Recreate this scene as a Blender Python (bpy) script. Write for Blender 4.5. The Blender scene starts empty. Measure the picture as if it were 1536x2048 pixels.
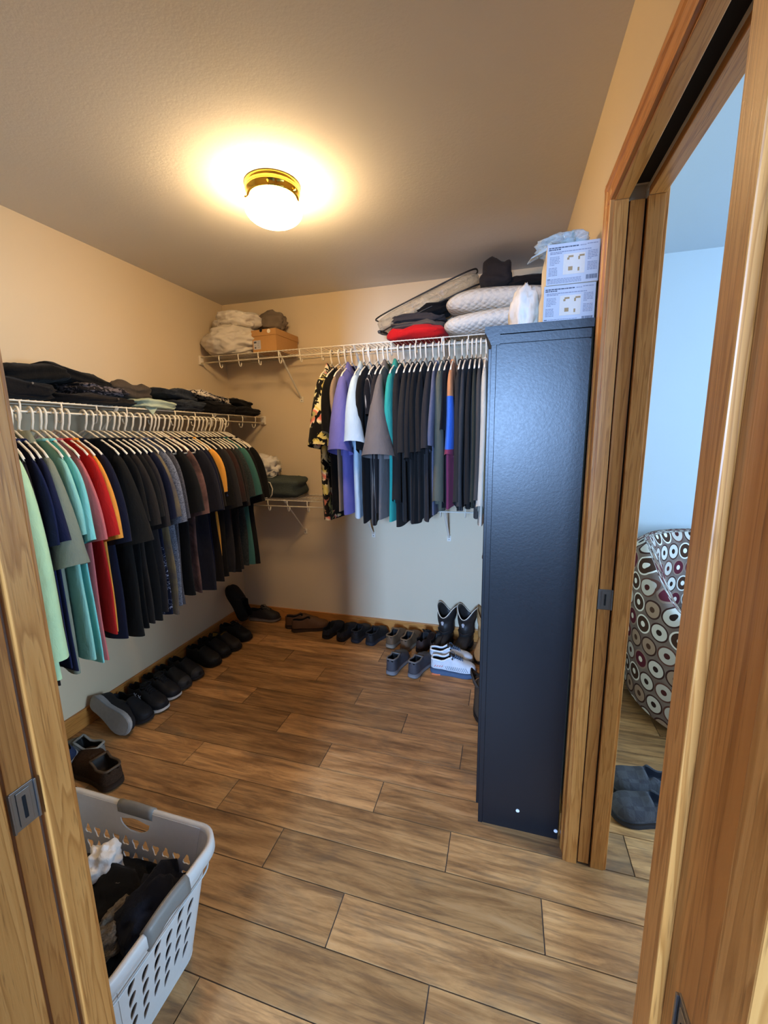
import bpy, bmesh, math, random
from math import sin, cos, pi, radians
from mathutils import Vector, Matrix, noise, Euler

C = bpy.context.scene.collection
scene = bpy.context.scene

# ------------------------------------------------------------------ camera
cam_d = bpy.data.cameras.new('camera'); cam = bpy.data.objects.new('camera', cam_d); C.objects.link(cam)
cam_d.sensor_fit = 'VERTICAL'; cam_d.sensor_height = 36.0; cam_d.lens = 831.1 / 2048 * 36.0
cam_d.clip_start = 0.02; cam_d.clip_end = 60
cr = Vector((0.9602, 0.279, -0.0161)); cu = Vector((-0.0347, 0.176, 0.9838)); cf = Vector((-0.2773, 0.944, -0.1786))
cam.matrix_world = Matrix(((cr.x, cu.x, -cf.x, 0), (cr.y, cu.y, -cf.y, 0), (cr.z, cu.z, -cf.z, 1.4625), (0, 0, 0, 1)))
scene.camera = cam

# ------------------------------------------------------------------ world, lights, exposure
w = bpy.data.worlds.new('daylight'); scene.world = w; w.use_nodes = True
bg = w.node_tree.nodes['Background']; bg.inputs[0].default_value = (0.62, 0.78, 1.0, 1); bg.inputs[1].default_value = 1.0

def area_light(name, loc, rot, sx, sy, power, color):
    d = bpy.data.lights.new(name, 'AREA'); d.shape = 'RECTANGLE'; d.size = sx; d.size_y = sy
    d.energy = power; d.color = color
    o = bpy.data.objects.new(name, d); C.objects.link(o); o.location = loc; o.rotation_euler = rot
    return o
# daylight through the window of the room behind the photographer, and through the bedroom window
area_light('hall_window_daylight', (-0.16, -3.06, 1.63), (radians(90), 0, 0), 0.46, 0.80, 250, (0.33, 0.56, 1.0))
area_light('bedroom_window_daylight', (3.40, 0.9, 1.45), (radians(90), 0, radians(90)), 1.5, 1.2, 110, (0.50, 0.74, 1.0))
LAMP_EMIT = 67.0
vs = scene.view_settings
vs.view_transform = 'Standard'; vs.look = 'None'; vs.gamma = 1.0; vs.use_curve_mapping = False; vs.exposure = 0.62

# ------------------------------------------------------------------ room numbers (metres, camera stands over the origin)
XL, XR, YB, H = -2.064, 0.2486, 2.847, 2.44
YF = 0.41          # closet side of the wall the photographer stands behind
YN = 0.25          # its other side
JL, JR = -0.645, 0.155   # door opening of that wall
BX = 0.363         # bedroom face of the right wall
DY0, DY1, DZ = 0.52, 1.325, 2.055   # opening of the right wall

# ------------------------------------------------------------------ materials
def lin(h):
    h = h.lstrip('#'); v = [int(h[i:i + 2], 16) / 255 for i in (0, 2, 4)]
    return tuple(c / 12.92 if c <= 0.04045 else ((c + 0.055) / 1.055) ** 2.4 for c in v) + (1,)

class NT:
    def __init__(s, name):
        s.m = bpy.data.materials.new(name); s.m.use_nodes = True; s.t = s.m.node_tree; s.n = s.t.nodes
        s.b = s.n['Principled BSDF']; s.out = s.n['Material Output']
    def node(s, typ, **k):
        x = s.n.new(typ)
        for a, v in k.items(): setattr(x, a, v)
        return x
    def link(s, a, b): s.t.links.new(a, b)
    def coord(s, kind='Object', scale=(1, 1, 1), rot=(0, 0, 0), rand=False):
        c = s.node('ShaderNodeTexCoord'); mp = s.node('ShaderNodeMapping')
        mp.inputs['Scale'].default_value = scale; mp.inputs['Rotation'].default_value = rot
        s.link(c.outputs[kind], mp.inputs[0])
        if rand:
            oi = s.node('ShaderNodeObjectInfo'); mu = s.node('ShaderNodeMath', operation='MULTIPLY'); mu.inputs[1].default_value = 37.0
            s.link(oi.outputs['Random'], mu.inputs[0]); cb = s.node('ShaderNodeCombineXYZ')
            for i in range(3): s.link(mu.outputs[0], cb.inputs[i])
            s.link(cb.outputs[0], mp.inputs['Location'])
        return mp.outputs[0]
    def noise(s, vec, scale, detail=4, rough=0.55, dist=0.0):
        x = s.node('ShaderNodeTexNoise'); x.inputs['Scale'].default_value = scale; x.inputs['Detail'].default_value = detail
        x.inputs['Roughness'].default_value = rough; x.inputs['Distortion'].default_value = dist; s.link(vec, x.inputs['Vector'])
        return x.outputs['Fac']
    def ramp(s, fac, stops, interp='LINEAR'):
        x = s.node('ShaderNodeValToRGB'); x.color_ramp.interpolation = interp; e = x.color_ramp.elements
        while len(e) < len(stops): e.new(0.5)
        for i, (p, c) in enumerate(stops): e[i].position = p; e[i].color = c
        s.link(fac, x.inputs[0]); return x.outputs[0]
    def mix(s, fac, a, b, mode='MIX'):
        x = s.node('ShaderNodeMix', data_type='RGBA', blend_type=mode)
        if isinstance(fac, (int, float)): x.inputs[0].default_value = fac
        else: s.link(fac, x.inputs[0])
        for i, v in ((6, a), (7, b)):
            if isinstance(v, tuple): x.inputs[i].default_value = v
            else: s.link(v, x.inputs[i])
        return x.outputs[2]
    def math(s, op, a, b=None, c=None):
        x = s.node('ShaderNodeMath', operation=op)
        for i, v in enumerate((a, b, c)):
            if v is None: continue
            if isinstance(v, (int, float)): x.inputs[i].default_value = v
            else: s.link(v, x.inputs[i])
        return x.outputs[0]
    def base(s, col, rough=0.6, spec=0.5, metal=0.0):
        if isinstance(col, tuple): s.b.inputs['Base Color'].default_value = col
        else: s.link(col, s.b.inputs['Base Color'])
        if isinstance(rough, (int, float)): s.b.inputs['Roughness'].default_value = rough
        else: s.link(rough, s.b.inputs['Roughness'])
        s.b.inputs['Specular IOR Level'].default_value = spec; s.b.inputs['Metallic'].default_value = metal
    def bump(s, fac, strength=0.3, dist=0.002):
        x = s.node('ShaderNodeBump'); x.inputs['Strength'].default_value = strength; x.inputs['Distance'].default_value = dist
        s.link(fac, x.inputs['Height']); s.link(x.outputs[0], s.b.inputs['Normal'])

def mul(c, k): return (min(c[0] * k, 1), min(c[1] * k, 1), min(c[2] * k, 1), 1)

def m_paint(name, hexc, rough=0.7, bump=0.12):
    t = NT(name); v = t.coord(); n = t.noise(v, 90, 3); c = lin(hexc)
    t.base(t.mix(t.noise(v, 1.5, 3), mul(c, 0.97), mul(c, 1.03)), rough, 0.3); t.bump(n, bump, 0.002); return t.m

def m_plain(name, hexc, rough=0.5, spec=0.5, metal=0.0, nscale=60, var=0.06, bump=0.05, bdist=0.001):
    t = NT(name); v = t.coord(); c = lin(hexc); n = t.noise(v, nscale, 3)
    t.base(t.mix(n, mul(c, 1 - var), mul(c, 1 + var)), rough, spec, metal)
    if bump: t.bump(n, bump, bdist)
    return t.m

_fab = {}
def m_fabric(hexc, kind='plain', hex2=None, sheen=0.15):
    key = (hexc, kind, hex2)
    if key in _fab: return _fab[key]
    t = NT('fabric_' + kind); c = lin(hexc); c2 = lin(hex2) if hex2 else mul(c, 0.8)
    v = t.coord(); wv = t.noise(v, 420, 2); big = t.noise(v, 9, 4)
    if kind == 'plain':
        col = t.mix(big, mul(c, 0.86), mul(c, 1.14))
    elif kind == 'heather':
        h = t.noise(t.coord(scale=(1, 1, 3)), 130, 3, 0.7); col = t.ramp(h, [(0.35, c2), (0.65, c)])
    elif kind == 'dye':
        h = t.noise(v, 6, 5, 0.6, 0.6); col = t.ramp(h, [(0.38, c2), (0.6, c)])
    elif kind == 'stripe':
        x = t.node('ShaderNodeTexWave', wave_type='BANDS', bands_direction='X'); x.inputs['Scale'].default_value = 9.0
        x.inputs['Distortion'].default_value = 0.15; t.link(v, x.inputs['Vector']); col = t.ramp(x.outputs['Fac'], [(0.95, c), (0.98, c2)])
    elif kind == 'lines':
        h = t.noise(v, 14, 2, 0.5, 1.5); a = t.math('ABSOLUTE', t.math('SUBTRACT', t.math('FRACT', t.math('MULTIPLY', h, 7.0)), 0.5))
        zz = t.node('ShaderNodeSeparateXYZ'); t.link(v, zz.inputs[0]); lowz = t.math('LESS_THAN', zz.outputs[2], -0.62)
        col = t.mix(t.math('MULTIPLY', t.math('LESS_THAN', a, 0.07), lowz), c, c2)
    elif kind == 'floral':
        vo = t.node('ShaderNodeTexVoronoi'); vo.inputs['Scale'].default_value = 10; t.link(t.mix(0.5, v, v), vo.inputs['Vector'])
        n1 = t.noise(v, 11, 2, 0.5, 2.6); n2 = t.noise(v, 5, 1, 0.5, 0.5)
        leaf = t.ramp(n1, [(0.47, (0, 0, 0, 1)), (0.49, (1, 1, 1, 1))])
        fc = t.ramp(n2, [(0.40, lin('e8e2b8')), (0.47, lin('d9c763')), (0.54, lin('efe9d8')), (0.58, lin('e2796f')), (0.64, lin('9aa06a'))])
        petal = t.ramp(vo.outputs['Distance'], [(0.62, (1, 1, 1, 1)), (0.7, (0, 0, 0, 1))])
        f = t.mix(1.0, leaf, petal, 'MULTIPLY'); col = t.mix(f, lin('121113'), fc)
    elif kind == 'printbw':
        n1 = t.noise(v, 22, 2, 0.5, 3.0); f = t.ramp(n1, [(0.47, (0, 0, 0, 1)), (0.50, (1, 1, 1, 1))]); col = t.mix(f, c, c2)
    elif kind == 'quilt':
        vo = t.node('ShaderNodeTexVoronoi'); vo.inputs['Scale'].default_value = 40; vo.inputs['Randomness'].default_value = 0.25; t.link(t.coord(scale=(1, 1, 1), rot=(0.4, 0.5, 0.78)), vo.inputs['Vector'])
        col = t.mix(big, mul(c, 0.97), c); t.base(col, 0.85, 0.2)
        t.bump(t.math('SUBTRACT', 1.0, vo.outputs['Distance']), 0.7, 0.011); _fab[key] = t.m; return t.m
    elif kind == 'block':
        zz = t.node('ShaderNodeSeparateXYZ'); t.link(v, zz.inputs[0])
        col = t.ramp(t.math('MULTIPLY', zz.outputs[2], -1.0), [(0.0, lin('c98a5e')), (0.305, lin('c98a5e')), (0.31, lin('3f6fd0')), (0.585, lin('3f6fd0')), (0.59, lin('8a3a55'))], 'CONSTANT')
    elif kind == 'fuzzy':
        h = t.noise(v, 160, 5, 0.8); col = t.ramp(h, [(0.3, c2), (0.7, c)]); t.base(col, 0.95, 0.1); t.bump(h, 0.9, 0.006); _fab[key] = t.m; return t.m
    elif kind == 'denim':
        h = t.noise(v, 25, 6, 0.7); col = t.ramp(h, [(0.35, c2), (0.7, c)])
    elif kind == 'plaid':
        h1 = t.node('ShaderNodeTexChecker'); h1.inputs['Scale'].default_value = 28; t.link(v, h1.inputs['Vector']); h1.inputs[1].default_value = c; h1.inputs[2].default_value = c2; col = h1.outputs[0]
    t.base(col, 0.9, 0.15); t.b.inputs['Sheen Weight'].default_value = sheen * 0.3
    wrn = t.noise(t.coord(scale=(1, 1, 0.45)), 17, 4, 0.55, 0.6)
    t.bump(t.math('ADD', t.math('MULTIPLY', wv, 0.07), wrn), 0.55, 0.014)
    _fab[key] = t.m; return t.m

def m_oak(name, axis='z', tone=1.0):
    t = NT(name)
    sc = {'z': (1, 1, 0.045), 'y': (1, 0.045, 1), 'x': (0.045, 1, 1)}[axis]
    v = t.coord(scale=sc, rand=True)
    n = t.noise(v, 30, 3, 0.5, 0.5); bands = t.math('FRACT', t.math('MULTIPLY', n, 9.0))
    col = t.ramp(bands, [(0.0, mul(lin('ca8844'), tone)), (0.6, mul(lin('c27f3c'), tone)), (0.88, mul(lin('ab6b2e'), tone)), (1.0, mul(lin('c58340'), tone))])
    pores = t.noise(v, 330, 2, 0.6); col = t.mix(t.ramp(pores, [(0.60, (0, 0, 0, 1)), (0.72, (0.55, 0.55, 0.55, 1))]), col, mul(lin('7a4a1e'), tone))
    t.base(col, 0.38, 0.45); t.bump(pores, 0.15, 0.001); return t.m

def m_plank():
    t = NT('wood_look_tile'); v = t.coord(scale=(0.14, 1, 1), rand=True)
    n = t.noise(v, 24, 7, 0.68, 0.5); n2 = t.noise(t.coord(scale=(0.06, 1, 1), rand=True), 75, 4, 0.65); n3 = t.noise(t.coord(scale=(0.5, 1, 1), rand=True), 6, 4, 0.6, 0.9)
    col = t.ramp(n, [(0.28, lin('654528')), (0.44, lin('91683f')), (0.58, lin('b08352')), (0.75, lin('bb9264'))])
    col = t.mix(t.ramp(n2, [(0.50, (0, 0, 0, 1)), (0.66, (0.62, 0.62, 0.62, 1))]), col, lin('604630'))
    col = t.mix(t.ramp(n3, [(0.55, (0, 0, 0, 1)), (0.75, (0.6, 0.6, 0.6, 1))]), col, lin('5f503f'))
    oi = t.node('ShaderNodeObjectInfo'); hv = t.node('ShaderNodeHueSaturation'); t.link(col, hv.inputs['Color'])
    t.link(t.math('MULTIPLY_ADD', oi.outputs['Random'], 0.62, 0.78), hv.inputs['Value'])
    t.base(hv.outputs[0], t.math('MULTIPLY_ADD', n2, 0.25, 0.30), 0.4); t.bump(n2, 0.25, 0.0015); return t.m

def m_clear(name, hexc, rough=0.06, alpha=0.25):
    t = NT(name); v = t.coord(); t.base(lin(hexc), rough, 0.9); n = t.noise(v, 26, 4, 0.6, 1.0); t.bump(n, 0.8, 0.02)
    t.link(t.math('MULTIPLY_ADD', n, 0.35, alpha - 0.17), t.b.inputs['Alpha']); return t.m

def m_emit(name, col, s):
    t = NT(name); e = t.node('ShaderNodeEmission'); e.inputs[0].default_value = col; e.inputs[1].default_value = s
    t.link(e.outputs[0], t.out.inputs[0]); return t.m

def m_circles():
    t = NT('circle_upholstery'); uv = t.node('ShaderNodeTexCoord').outputs['UV']
    sx = t.node('ShaderNodeSeparateXYZ'); t.link(uv, sx.inputs[0]); u0, v0 = sx.outputs[0], sx.outputs[1]
    row = t.math('FLOOR', v0); u1 = t.math('ADD', u0, t.math('MULTIPLY', t.math('MODULO', row, 2.0), 0.5))
    cu_, cv_ = t.math('FLOOR', u1), row
    fu, fv = t.math('SUBTRACT', t.math('FRACT', u1), 0.5), t.math('SUBTRACT', t.math('FRACT', v0), 0.5)
    r = t.math('SQRT', t.math('ADD', t.math('MULTIPLY', fu, fu), t.math('MULTIPLY', fv, fv)))
    cell = t.node('ShaderNodeCombineXYZ'); t.link(cu_, cell.inputs[0]); t.link(cv_, cell.inputs[1])
    wn = t.node('ShaderNodeTexWhiteNoise', noise_dimensions='2D'); t.link(cell.outputs[0], wn.inputs['Vector'])
    rnd = wn.outputs['Value']
    ring = t.ramp(rnd, [(0.0, lin('c4c0b8')), (0.3, lin('412c22')), (0.5, lin('9a8270')), (0.7, lin('b8b2aa')), (0.85, lin('55202c'))], 'CONSTANT')
    core = t.ramp(rnd, [(0.0, lin('2a1c18')), (0.3, lin('e0dcd4')), (0.5, lin('4a3328')), (0.7, lin('46201f')), (0.85, lin('d8d0c4'))], 'CONSTANT')
    edge = t.ramp(rnd, [(0.0, lin('3a2420')), (0.3, lin('d8d4cc')), (0.5, lin('3a2420')), (0.7, lin('5a3a32')), (0.85, lin('8a7468'))], 'CONSTANT')
    bgc = t.mix(t.noise(uv, 1.3, 2), lin('8d8078'), lin('4b3430'))
    col = t.mix(t.math('LESS_THAN', r, 0.49), bgc, edge)
    col = t.mix(t.math('LESS_THAN', r, 0.41), col, ring)
    col = t.mix(t.math('LESS_THAN', r, 0.15), col, core)
    t.base(col, 0.9, 0.15); t.bump(t.noise(uv, 60, 2), 0.2, 0.002); return t.m

M = dict(
    wall=m_paint('closet_wall_paint', 'decaa9'), ceil=m_paint('ceiling_paint', 'dcd8d2', 0.8, 0.3), bedwall=m_paint('bedroom_wall_paint', 'b9c6d2'),
    hallwall=m_paint('hall_wall_paint', '7c8086'), bedceil=m_paint('bedroom_ceiling_paint', 'b4c0cc'),
    oakz=m_oak('oak_upright'), oaky=m_oak('oak_level_y', 'y'), oakx=m_oak('oak_level_x', 'x'), oakdark=m_oak('oak_door_edge', 'z', 0.92),
    plank=m_plank(), grout=m_plain('grout', '4f4133', 0.9), white=m_plain('white_coated_wire', 'ece3d0', 0.35, 0.5, bump=0),
    hanger=m_plain('white_hanger_plastic', 'f0e8d6', 0.3, 0.5, bump=0), plastic=m_plain('white_basket_plastic', 'c6c4c1', 0.4, 0.5, bump=0.02),
    grip=m_plain('grey_grip_plastic', '77746f', 0.45), brass=m_plain('polished_brass', 'd8b24c', 0.12, 0.5, 1.0, bump=0), slot=m_plain('gap_shade', '120c08', 0.9),
    nickel=m_plain('brushed_nickel', '8a8682', 0.35, 0.5, 0.9), cab=None, screw=m_plain('white_screw_cap', 'e8e8e6', 0.4, bump=0),
    dark=m_plain('dark_hole', '0b0b0b', 0.9), kraft=m_plain('kraft_card', 'b58650', 0.75, 0.3), paper=m_plain('white_card', 'b4b3b6', 0.6, 0.3, bump=0, var=0.02),
    cream=m_plain('cream_card', 'e5dbc6', 0.7, 0.3), ink=m_plain('grey_print', '80808c', 0.8, bump=0), inkdark=m_plain('dark_print', '4a4a55', 0.8, bump=0),
    skin=m_plain('beige_picture', 'cdbfae', 0.7, bump=0), tan=m_plain('brown_picture_mark', '9a7a4e', 0.7, bump=0),
    clear=m_clear('clear_vinyl', 'c9b898', 0.05, 0.52), clearbag=m_clear('clear_poly_bag', 'c8d6d8', 0.05, 0.45), piping=m_plain('black_piping', '1d1916', 0.5),
    bag=m_plain('white_thin_bag', 'd6cfc4', 0.5, 0.4, nscale=14, bump=0.5, bdist=0.01), circles=m_circles(),
    globe=m_emit('lamp_glass', (1.0, 0.68, 0.34, 1), LAMP_EMIT), leather=m_plain('black_boot_leather', '2b2826', 0.45, 0.4, nscale=22, var=0.6, bump=0.4, bdist=0.004),
)
t = NT('navy_black_laminate'); v = t.coord(); n = t.noise(v, 140, 3); t.base(lin('080b11'), t.math('MULTIPLY_ADD', n, 0.08, 0.33), 0.5); t.bump(n, 0.22, 0.001); M['cab'] = t.m

# ------------------------------------------------------------------ object helpers
def props(o, label=None, cat=None, group=None, kind=None):
    if label: o['label'] = label
    if cat: o['category'] = cat
    if group: o['group'] = group
    if kind: o['kind'] = kind
    return o
def empty(name, loc=(0, 0, 0), rot=(0, 0, 0), **k):
    o = bpy.data.objects.new(name, None); C.objects.link(o); o.location = loc; o.rotation_euler = rot; o.empty_display_size = 0.05
    return props(o, **k)
def obj(name, me, mats, parent=None, loc=(0, 0, 0), rot=(0, 0, 0), smooth=False, **k):
    if isinstance(me, bmesh.types.BMesh):
        bm = me; me = bpy.data.meshes.new(name); bm.to_mesh(me); bm.free()
    if not me.materials:
        for m in (mats if isinstance(mats, (list, tuple)) else [mats]): me.materials.append(m)
    if smooth: me.polygons.foreach_set('use_smooth', [True] * len(me.polygons))
    o = bpy.data.objects.new(name, me); C.objects.link(o); o.parent = parent; o.location = loc; o.rotation_euler = rot
    return props(o, **k)
def pydata(name, v, f):
    me = bpy.data.meshes.new(name); me.from_pydata(v, [], f); me.update(); return me
def box(bm, x0, x1, y0, y1, z0, z1, bev=0.0):
    r = bmesh.ops.create_cube(bm, size=1.0); vs_ = r['verts']
    for q in vs_:
        q.co = Vector(((x0 + x1) / 2 + q.co.x * (x1 - x0), (y0 + y1) / 2 + q.co.y * (y1 - y0), (z0 + z1) / 2 + q.co.z * (z1 - z0)))
    if bev > 0:
        es = list({e for q in vs_ for e in q.link_edges}); bmesh.ops.bevel(bm, geom=es, offset=bev, segments=2, affect='EDGES', profile=0.6)
    return bm
def bx(*a, bev=0.0): return box(bmesh.new(), *a, bev=bev)
def tube(bm, pts, r, n=6, closed=False, flat=1.0):
    pts = [Vector(p) for p in pts]; rings = []; L = len(pts); up = None
    for i, p in enumerate(pts):
        a = pts[(i - 1) % L] if closed or i > 0 else p; b = pts[(i + 1) % L] if closed or i < L - 1 else p
        d = (b - a)
        d = d.normalized() if d.length > 1e-9 else Vector((0, 0, 1))
        if up is None:
            up = Vector((0, 0, 1)) if abs(d.z) < 0.9 else Vector((1, 0, 0))
        x = d.cross(up)
        if x.length < 1e-6: x = d.cross(Vector((0.3, 1, 0.2)))
        x.normalize(); y = x.cross(d).normalized(); up = y
        rr = r[i] if isinstance(r, (list, tuple)) else r
        rings.append([bm.verts.new(p + x * (rr * cos(2 * pi * k / n)) + y * (rr * flat * sin(2 * pi * k / n))) for k in range(n)])
    for i in range(L if closed else L - 1):
        A, B = rings[i], rings[(i + 1) % L]
        for k in range(n): bm.faces.new((A[k], A[(k + 1) % n], B[(k + 1) % n], B[k]))
    if not closed:
        bm.faces.new(list(reversed(rings[0]))); bm.faces.new(rings[-1])
    return bm
def tb(pts, r, n=6, **k): return tube(bmesh.new(), pts, r, n, **k)
def bez(p0, p1, p2, n):
    p0, p1, p2 = Vector(p0), Vector(p1), Vector(p2)
    return [p0 * (1 - s) ** 2 + p1 * 2 * s * (1 - s) + p2 * s * s for s in [i / (n - 1) for i in range(n)]]
def grid_faces(R, N, closed=True, base=0):
    f = []
    for i in range(R - 1):
        for k in range(N if closed else N - 1):
            k2 = (k + 1) % N; f.append((base + i * N + k, base + i * N + k2, base + (i + 1) * N + k2, base + (i + 1) * N + k))
    return f
def lathe(prof, n=40):
    v = []; f = []
    for (r, z) in prof: v += [(r * cos(2 * pi * k / n), r * sin(2 * pi * k / n), z) for k in range(n)]
    return pydata('lathe', v, grid_faces(len(prof), n))

# ------------------------------------------------------------------ floor
fl = empty('floor', kind='structure')
obj('grout_bed', bx(-2.25, 3.6, -3.2, 3.1, -0.06, -0.0035), M['grout'], fl)
PW, PL, PY0 = 0.1536, 0.92, 0.8714
def plank_mesh(l, wd):
    bm = bx(-l / 2 + 0.0017, l / 2 - 0.0017, -wd / 2 + 0.0017, wd / 2 - 0.0017, -0.010, 0.0, bev=0.0008); me = bpy.data.meshes.new('plank'); bm.to_mesh(me); bm.free()
    me.materials.append(M['plank']); return me
pm = {}
for k in range(-8, 14):
    y0 = PY0 + k * PW; y1 = y0 + PW; off = -0.15 - 0.3067 * ((k + 1) % 3)
    y0c, y1c = max(y0, -0.4), min(y1, 2.87)
    if y1c - y0c < 0.02: continue
    for i in range(-3, 4):
        x0 = off + i * PL; x1 = x0 + PL; x0c, x1c = max(x0, -2.1), min(x1, 1.9)
        if x1c - x0c < 0.02: continue
        key = (round(x1c - x0c, 3), round(y1c - y0c, 3))
        if key not in pm: pm[key] = plank_mesh(*key)
        obj('plank', pm[key], M['plank'], fl, ((x0c + x1c) / 2, (y0c + y1c) / 2, 0.0))

# ------------------------------------------------------------------ walls, ceiling, baseboards
def struct(name, bm, m, **k): return obj(name, bm, m, kind='structure', **k)
struct('ceiling', bx(XL - 0.15, BX, YN, YB + 0.15, H, H + 0.12), M['ceil'])
struct('wall_left', bx(XL - 0.12, XL, YN, YB + 0.12, 0, H), M['wall'])
struct('wall_back', bx(XL, BX, YB, YB + 0.12, 0, H), M['wall'])
bm = bmesh.new()
box(bm, XR, BX, DY1 + 0.03, YB, 0, H); box(bm, XR, 0.281, DY1 + 0.018, DY1 + 0.03, 0, H); box(bm, 0.325, BX, DY1 + 0.018, DY1 + 0.03, 0, H); box(bm, XR, BX, DY0 - 0.018, DY1 + 0.018, DZ + 0.034, H); box(bm, XR, 0.281, DY0 - 0.018, DY1 + 0.018, DZ + 0.018, DZ + 0.034); box(bm, 0.325, BX, DY0 - 0.018, DY1 + 0.018, DZ + 0.018, DZ + 0.034); box(bm, XR, BX, YN, DY0 - 0.018, 0, H)
struct('wall_right', bm, M['wall'])
bm = bmesh.new()
box(bm, XL, JL - 0.02, YN, YF - 0.002, 0, H); box(bm, JR + 0.02, XR, YN, YF - 0.002, 0, H); box(bm, JL - 0.02, JR + 0.02, YN, YF - 0.002, 2.06, H)
struct('wall_front', bm, M['wall'])
struct('baseboard_back', bx(XL + 0.014, XR, YB - 0.014, YB, 0, 0.098, bev=0.004), M['oakx'])
struct('baseboard_left', bx(XL, XL + 0.014, YF, YB, 0, 0.098, bev=0.004), M['oaky'])
struct('baseboard_right', bx(XR - 0.014, XR, 1.42, YB - 0.014, 0, 0.098, bev=0.004), M['oaky'])
# the room behind the photographer (only its window light reaches the closet)
bm = bmesh.new()
box(bm, -1.75, -0.40, -3.12, -3.0, 0, H); box(bm, 0.08, 1.6, -3.12, -3.0, 0, H); box(bm, -0.40, 0.08, -3.12, -3.0, 0, 1.20); box(bm, -0.40, 0.08, -3.12, -3.0, 2.06, H)
struct('wall_hall_back', bm, M['hallwall'])
struct('wall_hall_left', bx(-1.87, -1.75, -3.12, YN, 0, H), M['hallwall']); struct('wall_hall_right', bx(1.6, 1.72, -3.12, YN, 0, H), M['hallwall'])
struct('ceiling_hall', bx(-1.87, 1.72, -3.12, YN, H, H + 0.1), M['bedceil'])
struct('wall_hall_front', bx(BX, 1.6, YN - 0.1, YN, 0, H), M['hallwall'])
wn = empty('window_1', (-0.16, -3.0, 0), kind='structure')
obj('window_frame', (lambda b: (box(b, -0.30, -0.24, 0, 0.02, 1.15, 2.09), box(b, 0.24, 0.30, 0, 0.02, 1.15, 2.09), box(b, -0.24, 0.24, 0, 0.02, 1.15, 1.21), box(b, -0.24, 0.24, 0, 0.02, 2.03, 2.09), b)[-1])(bmesh.new()), M['oakx'], wn)
# bedroom shell seen through the right doorway
bm = bmesh.new(); box(bm, BX, 3.5, YB + 0.03, YB + 0.13, 0, H); struct('wall_bedroom_back', bm, M['bedwall'])
bm = bmesh.new(); box(bm, 3.5, 3.6, YN, 0.1, 0, H); box(bm, 3.5, 3.6, YN, YB, 0, 0.8); box(bm, 3.5, 3.6, YN, YB, 2.1, H); box(bm, 3.5, 3.6, 1.7, YB, 0.8, 2.1)
struct('wall_bedroom_right', bm, M['bedwall'])
struct('wall_bedroom_front', bx(1.6, 3.6, YN - 0.1, YN, 0, H), M['bedwall'])
struct('ceiling_bedroom', bx(BX, 3.6, YN, YB + 0.13, H, H + 0.1), M['bedceil'])
struct('baseboard_bedroom', bx(BX, 3.5, YB + 0.016, YB + 0.03, 0, 0.098), M['oakx'])

# ------------------------------------------------------------------ door casings and pocket doors
def casing(name, pts2, thick, z0, z1, parent, mat, plane):
    """moulded casing: width/thickness profile swept along z; plane(u, t, z) -> xyz"""
    v = []; N = len(pts2)
    for z in (z0, z1):
        for (u, t_) in pts2: v.append(plane(u, t_ * thick, z))
    f = [(k, (k + 1) % N, N + (k + 1) % N, N + k) for k in range(N)] + [tuple(range(N - 1, -1, -1)), tuple(range(N, 2 * N))]
    me = pydata(name, v, f); bm = bmesh.new(); bm.from_mesh(me); bmesh.ops.recalc_face_normals(bm, faces=bm.faces); return obj(name, bm, mat, parent)
PROF = [(0.0, 0.0), (0.0, 0.60), (0.004, 0.72), (0.010, 0.72), (0.012, 0.58), (0.022, 0.56), (0.036, 0.72), (0.040, 0.92), (0.050, 1.0), (0.055, 0.95), (0.057, 0.8), (0.057, 0.0)]

d2 = empty('door_2', (0, 0, 0), kind='structure')       # pocket doorway of the right wall
CX = XR
casing('casing_post', PROF, 0.016, 0.0, DZ + 0.062, d2, M['oakz'], lambda u, t_, z: (CX - t_, DY1 + 0.004 + u, z))
casing('casing_post', PROF, 0.016, 0.0, DZ + 0.062, d2, M['oakz'], lambda u, t_, z: (CX - t_, DY0 - 0.004 - u, z))
casing('casing_head', PROF, 0.0165, DY0 - 0.061, DY1 + 0.061, d2, M['oaky'], lambda u, t_, z: (CX - t_, z, DZ + 0.004 + u))
def jamb_board(parent, x0, x1, y0, y1, z0, z1, m, nm='jamb_board'): return obj(nm, bx(x0, x1, y0, y1, z0, z1, bev=0.0015), m, parent)
jamb_board(d2, XR - 0.001, 0.281, DY1, DY1 + 0.018, 0, DZ, M['oakz'])
jamb_board(d2, 0.325, BX + 0.002, DY1, DY1 + 0.018, 0, DZ, M['oakz'])
obj('pocket_shade', bx(0.281, 0.325, DY1 + 0.017, DY1 + 0.03, 0, DZ), M['slot'], d2)  # near-black sheet, the shade inside the pocket gaps painted as colour
pd = obj('pocket_door', bx(0.2855, 0.3195, DY1 + 0.004, DY1 + 0.016, 0.008, DZ - 0.004, bev=0.0015), M['oakdark'], d2)
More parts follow.
